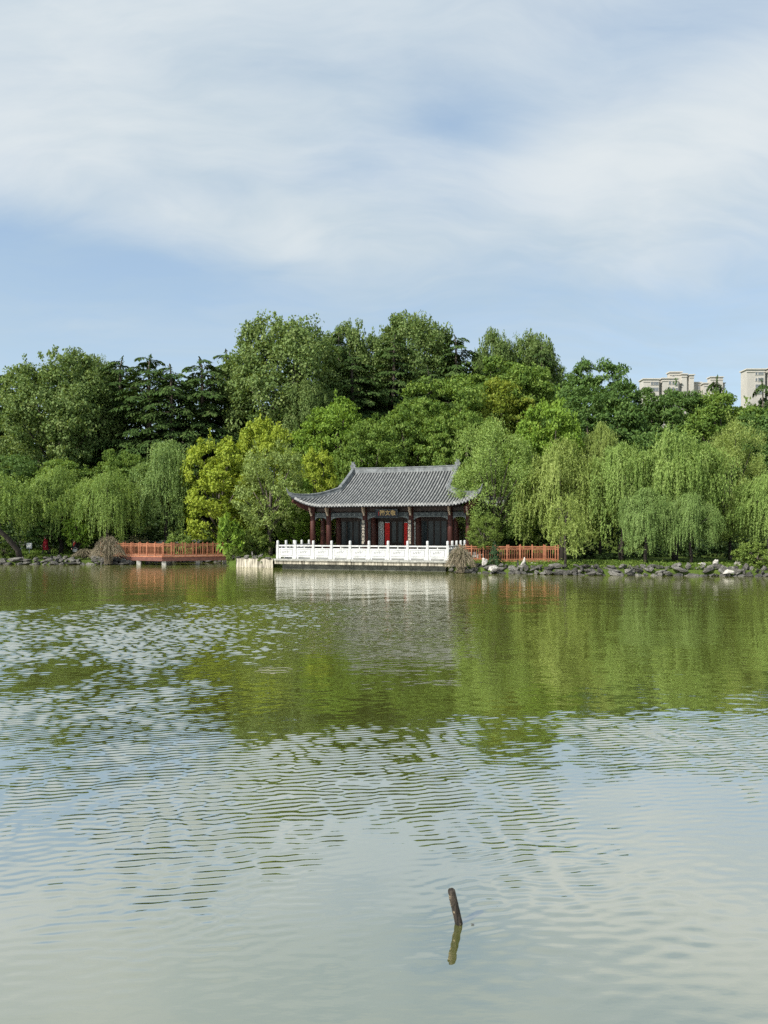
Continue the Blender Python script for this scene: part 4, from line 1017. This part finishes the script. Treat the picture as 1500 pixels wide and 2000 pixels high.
plant(PL[1], 600, 745, 120, 78, 'plane', 'small olive tree between the central plane tree and bright green tree', rot=5.5, name='plane_tree')
# golden and sage trees left of the pavilion
plant(CA[0], 428, 858, 172, 63, 'gold', 'large golden green tree behind the left boardwalk', rot=.4)
plant(CA[1], 518, 818, 150, 66, 'gold', 'golden green tree top rising behind the large golden tree', rot=1.6)
plant(CA[0], 618, 880, 96, 64, 'gold', 'small golden tree beside the left roof corner of the pavilion', rot=3.2)
plant(CA[1], 575, 930, 110, 61, 'bright', 'green tree in the shade behind the left verandah columns', rot=4.2)
plant(SG[0], 528, 866, 160, 58.5, 'sage', 'pale grey green slender tree in front of the golden trees', rot=.8)
plant(BR[1], 240, 880, 120, 68, 'green', 'green tree with upright shoots above the left willows', rot=1.3)
plant(BR[2], 130, 900, 200, 69, 'green', 'green tree behind the left willows below the big plane tree', rot=2.8)
plant(BR[0], 20, 890, 170, 70, 'deep', 'dark tree behind the leaning willow at the left edge', rot=.9)
# willows
def willow(proto, *a, **k): return plant(proto, *a, cat='willow', name='weeping_willow', bark='darkbark', **k)
willow(WL[0], 25, 928, 190, 58.8, 'willow', 'weeping willow with a thick leaning trunk at the left edge')
willow(WI[0], 118, 918, 150, 62, 'willow', 'weeping willow behind the person in the red coat', rot=.5)
willow(WI[1], 212, 922, 138, 60.8, 'willow', 'weeping willow behind the left brown brush', rot=1.7)
willow(WU[0], 325, 866, 128, 63.5, 'willow3', 'tall grey green willow left of the golden tree', rot=.2)
willow(WB[0], 966, 818, 176, 53.5, 'willow', 'tall upright willow overhanging the right end of the pavilion roof', rot=2.2)
plant(CA[0], 1075, 786, 170, 57, 'bright', 'bright green leafy tree rising behind the right willows', rot=2.2)
willow(WI[2], 1098, 868, 190, 51.5, 'willow2', 'yellowish weeping willow behind the right boardwalk', rot=.9)
willow(WU[0], 1172, 834, 90, 56, 'willow2', 'slim yellow willow top between the bright tree and the broad willows', rot=4.0)
willow(WI[0], 1215, 872, 170, 50.0, 'willow', 'weeping willow in the middle of the right group', rot=3.0)
willow(WI[1], 1318, 846, 200, 49.0, 'willow', 'broad bright weeping willow on the right with curtains to the rocks', rot=4.1)
willow(WB[1], 1425, 822, 136, 53, 'willow2', 'tall olive willow at the back of the right group', rot=5.0)
willow(WI[2], 1262, 960, 120, 45.8, 'willow3', 'low blue green willow hanging over the right rocks', rot=2.0)
willow(WI[0], 1350, 968, 110, 45.6, 'willow3', 'low rounded willow curtain right of the blue green one', rot=.6)
willow(WI[1], 1505, 922, 150, 47.0, 'willow', 'weeping willow cut by the right edge of the picture', rot=1.0)
willow(WY[0], 1104, 972, 76, 44.4, 'willow2', 'young slender willow standing on the right shore rocks', ybot=1111)
# shrubs
def shrub(proto, *a, **k): return plant(proto, *a, cat='shrub', name=k.pop('name', 'shrub'), **k)
shrub(SR[0], 153, 1008, 60, 60.2, 'bright', 'rounded bright green small tree above the stooping person', rot=.2)
shrub(SR[0], 96, 1012, 80, 61.5, 'deep', 'dark leafy small tree over the person in the red coat', rot=1.2, ybot=1080)
shrub(SH[0], 8, 1054, 58, 58.9, 'shrub', 'green bush below the leaning willow trunk at the left edge', rot=.4)
shrub(SH[1], 70, 1079, 40, 58.4, 'shrub', 'low yellow green bush on the left shore beside the sign', rot=1.4)
shrub(SH[0], 262, 1046, 66, 61.5, 'dry', 'dull grey green bush behind the left end of the boardwalk', rot=2.0)
shrub(SH[1], 352, 1034, 62, 61.5, 'willow', 'feathery pale green bush behind the middle of the left boardwalk', rot=.9)
shrub(LF[0], 450, 1004, 54, 56.0, 'bright', 'large leaved bright bush at the right end of the left boardwalk', rot=.9, ybot=1090)
shrub(SH[0], 457, 1066, 32, 55.4, 'shrub', 'ivy covered mound hanging down to the water beside the boardwalk', rot=.1, ybot=1106)
shrub(SH[1], 500, 1020, 70, 58.0, 'shrub', 'shaded bush behind the pale bank wall', rot=2.3)
shrub(SH[0], 514, 1080, 32, 53.2, 'shrub', 'low grassy bush at the corner of the white terrace', rot=2.3, ybot=1106)
shrub(SG[0], 945, 1003, 80, 48.9, 'shrub', 'airy light green bush at the right end of the white balustrade', rot=.6, ybot=1094)
shrub(CS[0], 966, 1056, 34, 46.0, 'juniper', 'small dark green conical shrub in front of the right boardwalk', rot=1.0, ybot=1106, name='juniper')
shrub(SH[1], 1480, 1052, 92, 43.2, 'shrub', 'large rounded bush at the right edge beside the white standing stone', rot=.5)
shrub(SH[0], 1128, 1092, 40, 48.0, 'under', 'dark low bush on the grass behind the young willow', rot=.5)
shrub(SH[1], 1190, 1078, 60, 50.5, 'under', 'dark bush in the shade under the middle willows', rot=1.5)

def brush(x, ytop, w, ybot, Y, label, seed):
    """fountain of dry arching stems"""
    g = np.random.default_rng(seed); p = px(x, ybot, Y); H = (ybot - ytop) / FPX * Y; Rw = w / 2 / FPX * Y
    o = empty('dry_brush', (p.x, p.y, p.z)); tag(o, label, 'brush', 'dry brush at the waterside'); Q = []; LP = []; T_ = []
    for i in range(620):
        a = g.uniform(0, 6.28); k = g.random() ** .6; e = np.array([math.cos(a) * Rw * k, math.sin(a) * Rw * k * .8, 0]); hh = H * math.sqrt(max(.06, 1 - k * k * .82)) * g.uniform(.75, 1.05)
        t = np.linspace(0, 1, 7)[:, None]; P = np.array([g.normal(0, .1), g.normal(0, .1), 0]) * (1 - t) + e * t ** 1.15; P[:, 2] += (hh * np.sin(np.clip(t * 1.0, 0, 1) * math.pi * (.52 + .30 * k)) / max(.4, math.sin(math.pi * .5)))[:, 0] * (1.0)
        P += np.cumsum(g.normal(size=(7, 3)) * .012, 0); P[:, 2] = np.maximum(P[:, 2], .02)
        wd = .006 + .007 * g.random(); sd_ = nrm(np.cross(P[1:] - P[:-1], g.normal(size=3)))
        for j in range(6): Q.append([P[j] - sd_[j] * wd, P[j] + sd_[j] * wd, P[j + 1] + sd_[j] * wd * .8, P[j + 1] - sd_[j] * wd * .8])
        LP.append(P[3:] + g.normal(size=(4, 3)) * .03)
    link('stems', quads_mesh('stems', np.array(Q)), M['twig'], o)
    P = np.concatenate(LP); P = P[g.random(len(P)) < .5]; n = len(P)
    link('leaves', quads_mesh('leaves', leaf_quads(P, g.normal(size=(n, 3)), g.normal(size=(n, 3)), np.full(n, .07), np.full(n, .03)), g.random(n)), F['dry'], o)
brush(211, 1047, 76, 1102, 57.0, 'mounded grey brown brush at the left end of the left boardwalk', 3)
brush(899, 1066, 66, 1119, 45.6, 'mounded grey brown brush at the right corner of the white terrace', 4)
brush(168, 1072, 60, 1092, 58.6, 'low sprawling pale brush left of the mounded brown brush', 6)

# uncountable cover: undergrowth, far woodland, grass
def leaf_mass(name, label, mat, n_cl, place, nleaf, rc, L, Wd, seed, flat=.7):
    g = np.random.default_rng(seed); Ps = []; Ns = []; Ts = []
    for i in range(n_cl):
        c = np.array(place(g)); n = nleaf; q_ = nrm(g.normal(size=(n, 3))) * (g.random((n, 1)) ** .5) * rc * g.uniform(.6, 1.4); q_[:, 2] *= flat; Ps.append(c + q_); Ns.append(nrm(q_ / rc + [0, -.2, .5] + g.normal(size=(n, 3)) * .4)); Ts.append(np.clip(g.normal(.5 + g.normal(0, .12), .18, n), 0, 1))
    P = np.concatenate(Ps); N = np.concatenate(Ns); n = len(P)
    me = quads_mesh(name, leaf_quads(P, g.normal(size=(n, 3)), N, L * g.uniform(.6, 1.3, n), Wd * g.uniform(.6, 1.3, n)), np.concatenate(Ts))
    return tag(link(name, me, F[mat]), label, kind='stuff')
def pl_under(g):
    x = g.uniform(-46, 44); y = g.uniform(64.5, 67.5) if x < -6 or x > 14 else g.uniform(66.5, 70)
    if x > 6: y = g.uniform(55.5, 60) + (0 if x > 9 else 6)
    return (x, y, gz(x, y) + g.uniform(0, 2.4))
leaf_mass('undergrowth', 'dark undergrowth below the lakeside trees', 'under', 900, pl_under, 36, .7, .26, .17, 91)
def pl_bank(g):
    x = g.uniform(-35, -20.8) if g.random() < .35 else g.uniform(5.2, 27); y = shore(x) + g.uniform(.15, 2.0)
    return (x, y, gz(x, y) + g.uniform(0, .16))
leaf_mass('bank_plants', 'low leafy planting spilling over the shore rocks', 'shrub', 560, pl_bank, 26, .22, .10, .06, 94)
def pl_far(g):
    x = g.uniform(-75, 80); y = g.uniform(100, 108); pxx = 750 + x / y * FPX
    tops = [(-200, 800), (0, 790), (100, 745), (300, 745), (450, 735), (560, 700), (800, 680), (1040, 700), (1110, 760), (1250, 800), (1500, 800), (1800, 800)]
    for (a, b), (c, d) in zip(tops, tops[1:]):
        if pxx <= c: break
    yt = b + (d - b) * (pxx - a) / (c - a); zt = px(0, yt, y).z
    return (x, y, gz(x, y) + (zt - gz(x, y)) * g.random() ** .7)
leaf_mass('far_woodland', 'dark wood closing the view behind the hilltop trees', 'deep', 1100, pl_far, 32, 1.5, .6, .42, 92)
def grass(seed, n):
    g = np.random.default_rng(seed); P = []; 
    for i in range(n):
        if g.random() < .4: x = g.uniform(-36, -20.5); y = shore(x) + g.uniform(.35, 9)
        elif g.random() < .12: x = g.uniform(-11, -8.2); y = g.uniform(54.6, 57)
        else: x = g.uniform(5, 27); y = shore(x) + g.uniform(.5, 6.5)
        P.append((x, y, gz(x, y)))
    P = np.array(P); D = g.normal(size=(n, 3)) * .35 + [0, 0, 1]; L = g.uniform(.06, .2, n); P[:, 2] += L * .45
    tag(link('grass', quads_mesh('grass', leaf_quads(P, D, nrm(g.normal(size=(n, 3)) + [0, -.6, .6]), L, L * .3), g.random(n)), F['grass']), 'short grass along the lake shore', kind='stuff')
grass(93, 26000)

# ================================================================== FAR APARTMENT BLOCKS
def flats(label, Y, blocks, wins, base_y=800):
    o = empty('apartment_block', (px(blocks[0][0], 0, Y).x, Y, 0)); tag(o, label, 'building'); k = Y / FPX; ox = o.location.x
    def X(p): return (p - 750) * k - ox
    def Z(p): return CAM_H + (HOR - p) * k
    for x0, x1, yt, d0, d1 in blocks:
        d1 = d0 + (d1 - d0) * .3
        m_ = MB(); m_.box(X(x0), X(x1), d0, d1, 4, Z(yt)); b = m_.build('wall', M['wall'], o)
        m_ = MB(); m_.box(X(x0) - .35, X(x1) + .35, d0 - .35, d1 + .35, Z(yt) + .003, Z(yt) + .35); m_.box(X(x0) - .2, X(x1) + .2, d0 - .2, d0 - .003, Z(yt + 5) , Z(yt + 4)); m_.build('cornice', M['wallw'], b)
    for x0, x1, y0, y1, d in wins:
        m_ = MB(); m_.box(X(x0) - .12, X(x1) + .12, d - .10, d - .004, Z(y1) - .12, Z(y0) + .12); f = m_.build('window', M['wallw'], o)
        n = max(1, round((x1 - x0) / 3.2)); w = (X(x1) - X(x0)) / n
        for i in range(n):
            m_ = MB(); m_.box(X(x0) + i * w + .05, X(x0) + (i + 1) * w - .05, d - .14, d - .104, Z(y1), Z(y0)); m_.build('pane', M['fwin'], f)
flats('larger cream apartment block with a stepped roof tower behind the trees', 262,
      [(1257, 1287, 741, 0, 14), (1287, 1296, 740, 2.2, 14), (1295, 1326, 739, .6, 14), (1315, 1338, 724, 3, 12), (1336, 1346, 729, 2, 12), (1344, 1353, 734, 3, 12), (1351, 1359, 731, 1.6, 12), (1357, 1378, 744, 3.5, 14), (1378, 1386, 748, 1, 14)],
      [(1271, 1276, 746, 752, 0), (1277, 1286, 745, 752, 0), (1271, 1286, 757, 764, 0), (1289, 1292, 745, 751, 2.2), (1307, 1312, 744, 750, .6), (1314, 1318, 745, 750, .6), (1320, 1324, 746, 753, .6), (1308, 1311, 756, 762, .6), (1314, 1318, 756, 762, .6), (1320, 1325, 757, 764, .6), (1319.5, 1323, 728, 731, 3), (1346, 1349, 742, 745, 3), (1359, 1363, 750, 758, 3.5), (1370, 1375, 751, 757, 3.5)])
flats('small cream roof tower behind the umbrella shaped cedar', 300, [(1388, 1412, 737, 0, 10), (1380, 1420, 747, 2, 14)], [(1393, 1397, 750, 756, 2), (1402, 1408, 750, 756, 2)])
flats('tall cream apartment block cut by the right edge of the picture', 240,
      [(1459, 1494, 722, 0, 14), (1494, 1503, 720, 1.8, 14), (1502, 1560, 720, .5, 14)],
      [(1475, 1479, 727, 732, 0), (1480.5, 1491, 726, 732, 0), (1475, 1479, 739, 744, 0), (1480.5, 1491, 738, 745, 0), (1475, 1491, 751, 758, 0), (1475, 1491, 763, 770, 0), (1496, 1500, 728, 736, 1.8), (1508, 1516, 727, 733, .5)])

# ================================================================== SMALL THINGS ON THE SHORE
def skin_body(name, pts, edges, parent, mats, zsplit):
    me = bpy.data.meshes.new(name); names = list(pts); me.from_pydata([pts[k][0] for k in names], [(names.index(a), names.index(b)) for a, b in edges], []); me.update()
    o = bpy.data.objects.new(name, me); col.objects.link(o); sk = o.modifiers.new('skin', 'SKIN'); sub = o.modifiers.new('sub', 'SUBSURF'); sub.levels = 1; sub.render_levels = 1
    lay = me.skin_vertices[0].data
    for i, k in enumerate(names):
        r_ = pts[k][1]; lay[i].radius = r_ if isinstance(r_, tuple) else (r_, r_); lay[i].use_root = (k == 'pelvis')
    ev = bpy.data.meshes.new_from_object(o.evaluated_get(bpy.context.evaluated_depsgraph_get())); bpy.data.objects.remove(o)
    ev.materials.clear()
    for m_ in mats: ev.materials.append(m_)
    for p in ev.polygons: p.material_index = zsplit(p.center); p.use_smooth = True
    ob = bpy.data.objects.new(name, ev); col.objects.link(ob); ob.parent = parent; return ob
def person(loc, rz, label, stride, mats, sleeve, h=1.66, bend=0.0):
    o = empty('person', loc, rz); tag(o, label, 'person'); k = h / 1.66; f = stride
    def P(x, y, z): return (x * k, (y - bend * max(0, z - .9)) * k, z * k)
    pts = dict(pelvis=(P(0, 0, .92), (.14, .11)), waist=(P(0, 0, 1.08), (.13, .10)), chest=(P(0, 0, 1.28), (.16, .11)), neck=(P(0, 0, 1.44), .055), head=(P(0, -.02, 1.55), (.075, .085)), crown=(P(0, -.02, 1.63), (.06, .07)))
    E = [('pelvis', 'waist'), ('waist', 'chest'), ('chest', 'neck'), ('neck', 'head'), ('head', 'crown')]
    for s_, n in ((-1, 'l'), (1, 'r')):
        w = s_ * f
        pts.update({'hip' + n: (P(s_ * .09, 0, .86), .095), 'knee' + n: (P(s_ * .10, -w * .14 - .03, .48), .062), 'ank' + n: (P(s_ * .10, -w * .26, .09), .045), 'toe' + n: (P(s_ * .11, -w * .26 - .17, .035), .038),
                    'sho' + n: (P(s_ * .19, 0, 1.36), .06), 'elb' + n: (P(s_ * .25, w * .08 + .02, 1.10), .045), 'wri' + n: (P(s_ * .25, w * .15 - .10, .90), .034), 'pal' + n: (P(s_ * .25, w * .17 - .13, .83), .032)})
        E += [('pelvis', 'hip' + n), ('hip' + n, 'knee' + n), ('knee' + n, 'ank' + n), ('ank' + n, 'toe' + n), ('chest', 'sho' + n), ('sho' + n, 'elb' + n), ('elb' + n, 'wri' + n), ('wri' + n, 'pal' + n)]
        for q_ in range(4):
            pts['f%s%d' % (n, q_)] = (P(s_ * .25 + (q_ - 1.5) * .018, w * .17 - .16, .755 - (q_ % 2) * .012), .009); E.append(('pal' + n, 'f%s%d' % (n, q_)))
        pts['th' + n] = (P(s_ * .21, w * .17 - .17, .80), .010); E.append(('pal' + n, 'th' + n))
    body = skin_body('body', pts, E, o, [M['skin'], mats[0], mats[1]], lambda c: 0 if c.z > 1.41 * k or (abs(c.x) > .17 * k and c.z < .9 * k and c.z > .6 * k) else (1 if c.z < .95 * k else 2))
    hr = MB(); hr.tube([P(0, .02, 1.47), P(0, .025, 1.55), P(0, .0, 1.64), P(0, -.02, 1.69)], [.085 * k, .105 * k, .09 * k, .03 * k], 10); hr.build('hair', M['hair'], o, True)
    return o, k, P
pA, k, P = person(px(89, 1086.5, 60.5), R(-70), 'person in a long crimson coat and dark trousers walking under the left trees', 1.0, (M['trousers'], M['coat']), M['coat'])
ct = MB(); ct.tube([P(0, 0, 1.42), P(0, 0, 1.30), P(0, 0, 1.05), P(0, .01, .8), P(0, .02, .52)], [.10, .20, .175, .21, .25], 12, False); ct.build('coat', M['coat'], pA, True)
for s_ in (-1, 1):
    ct = MB(); ct.tube([P(s_ * .17, 0, 1.38), P(s_ * .25, s_ * .08 + .02, 1.10), P(s_ * .25, s_ * .15 - .10, .9)], [.085, .068, .058], 8); ct.build('sleeve', M['coat'], pA, True)
pB, k, P = person(px(146, 1089, 60.0), R(15), 'stooping person in a black jacket and red scarf holding a grey bag', .35, (M['trousers'], M['jacket']), M['jacket'], 1.42, .35)
ct = MB(); ct.tube([P(0, 0, 1.40), P(0, 0, 1.28), P(0, 0, 1.05), P(0, 0, .84)], [.09, .20, .18, .19], 12, False); ct.build('jacket', M['jacket'], pB, True)
ct = MB(); ct.tube([P(.1, -.12, 1.42), P(0, -.17, 1.34), P(-.05, -.18, 1.2), P(-.04, -.17, 1.08)], [.06, .07, .065, .05], 8); ct.build('scarf', M['scarf'], pB, True)
bg_ = empty('bag', px(147, 1078, 59.7)); tag(bg_, 'grey bag held by the stooping person', 'bag')
m_ = MB(); m_.box(-.19, .19, -.07, .07, 0, .24); bevel(m_.build('bag_body', M['bag'], bg_), .04, 3)
m_ = MB(); m_.tube([(-.12, 0, .24), (-.08, 0, .36), (.08, 0, .36), (.12, 0, .24)], .012, 6); m_.build('handle', M['bag'], bg_)
sg = empty('notice_sign', px(57, 1086, 60.0)); tag(sg, 'small white notice board on a post at the left shore', 'sign')
m_ = MB(); m_.tube([(0, .03, -.2), (0, .03, 1.05)], .025, 8); m_.build('post', M['metal'], sg)
m_ = MB(); m_.box(-.21, .21, -.015, .0, .62, 1.05); bevel(m_.build('board', M['sign'], sg), .006, 1)
m_ = MB(); m_.box(-.225, .225, -.001, .012, .605, 1.065); m_.build('backing_frame', M['metal'], sg)
rl = empty('metal_railing', px(29, 1086, 59.2)); tag(rl, 'short grey metal railing beside the leaning willow trunk', 'railing')
for xx in (-.32, .12, .5): m_ = MB(); m_.tube([(xx, 0, -.1), (xx, 0, .62)], .024, 8); m_.build('post', M['metal'], rl)
for zz_ in (.62, .34): m_ = MB(); m_.tube([(-.34, 0, zz_), (.52, 0, zz_)], .018, 8); m_.build('rail', M['metal'], rl)

# ================================================================== IN THE WATER
lp = px(896, 1804, CAM_H * FPX / (1804 - HOR)); tp_ = px(880.5, 1737, lp.y - .02)
def post_mesh():
    a = Vector((0, 0, 0)); d = tp_ - Vector((lp.x, lp.y, 0)); rad = 7.6 / FPX * lp.y; m_ = MB(); r_ = random.Random(3); S = 18; pts = []; n = 22
    ax = d.normalized(); s = ax.cross(Vector((0, 1, 0))).normalized(); u = s.cross(ax); base = -.35; L = d.length; V = []; Fc = []
    prof_ = [(base, .95)] + [(L * j / n * .94, 1.0 + .05 * mnoise.noise((j * .4, 0, 3))) for j in range(n + 1)] + [(L * .975, .93), (L, .74), (L * 1.008, .35)]
    for j, (h, k_) in enumerate(prof_):
        for i in range(S):
            an = 2 * math.pi * i / S; w = 1 + .10 * mnoise.noise((math.cos(an) * 1.4, math.sin(an) * 1.4, h * 5)) - (.10 if i in (4, 5) else 0) - .13 * max(0, math.sin(an * 1 + 2.2)) * (h > L * .8)
            V.append(ax * h + (s * math.cos(an) + u * math.sin(an)) * rad * k_ * w)
    m_.add(V, [(j * S + i, j * S + (i + 1) % S, (j + 1) * S + (i + 1) % S, (j + 1) * S + i) for j in range(len(prof_) - 1) for i in range(S)] + [tuple((len(prof_) - 1) * S + i for i in range(S))])
    return m_
tag(post_mesh().build('wooden_stake', M['log'], None, True, (lp.x, lp.y, 0)), 'weathered leaning wooden stake sticking out of the lake in the foreground', 'stake')
def floating(name, x, y, w, label, mat, curl=.2, cat='leaf'):
    Y = CAM_H * FPX / (y - HOR); p = px(x, y, Y); L = w / FPX * Y; V = []; n = 8
    for j in range(n + 1):
        t = j / n * 2 - 1; hw = .22 * L * math.sqrt(max(0, 1 - t * t)) * .8
        for sg_ in (-1, 0, 1): V.append((t * L / 2, sg_ * hw, .004 + curl * L * .3 * t * t + (.03 * L if sg_ else 0)))
    V += [(a, b, c - .003) for a, b, c in V]; o_ = 3 * (n + 1)
    m_ = MB(); m_.add(V, [(j * 3 + k_, (j + 1) * 3 + k_, (j + 1) * 3 + k_ + 1, j * 3 + k_ + 1) for j in range(n) for k_ in (0, 1)] + [(o_ + j * 3 + k_ + 1, o_ + (j + 1) * 3 + k_ + 1, o_ + (j + 1) * 3 + k_, o_ + j * 3 + k_) for j in range(n) for k_ in (0, 1)])
    return tag(m_.build(name, mat, None, True, (p.x, p.y, 0), (0, 0, -.2)), label, cat)
floating('floating_leaf', 923, 1806, 7, 'small dark leaf floating right of the wooden stake', M['bark'], .1)
def glint(x0, x1, y, label):  # thin pale strip added on the water to imitate a bright glint
    Y = CAM_H * FPX / (y - HOR); a = px(x0, y, Y); b = px(x1, y - .8, Y * 1.0); m_ = MB(); n = 8
    m_.tube([(0 + (b.x - a.x) * j / n, .04 * math.sin(j * 1.3), .005 + .012 * math.sin(j / n * 3.14)) for j in range(n + 1)], [.002] + [.0035] * (n - 1) + [.002], 6)
    tag(m_.build('glint_strip', M['conc'], None, True, (a.x, a.y, 0)), label, 'glint')
glint(497, 566, 1311.5, 'lower of two thin pale strips standing in for glints in the green reflection')
glint(505, 572, 1306, 'upper of two thin pale strips standing in for glints in the green reflection')
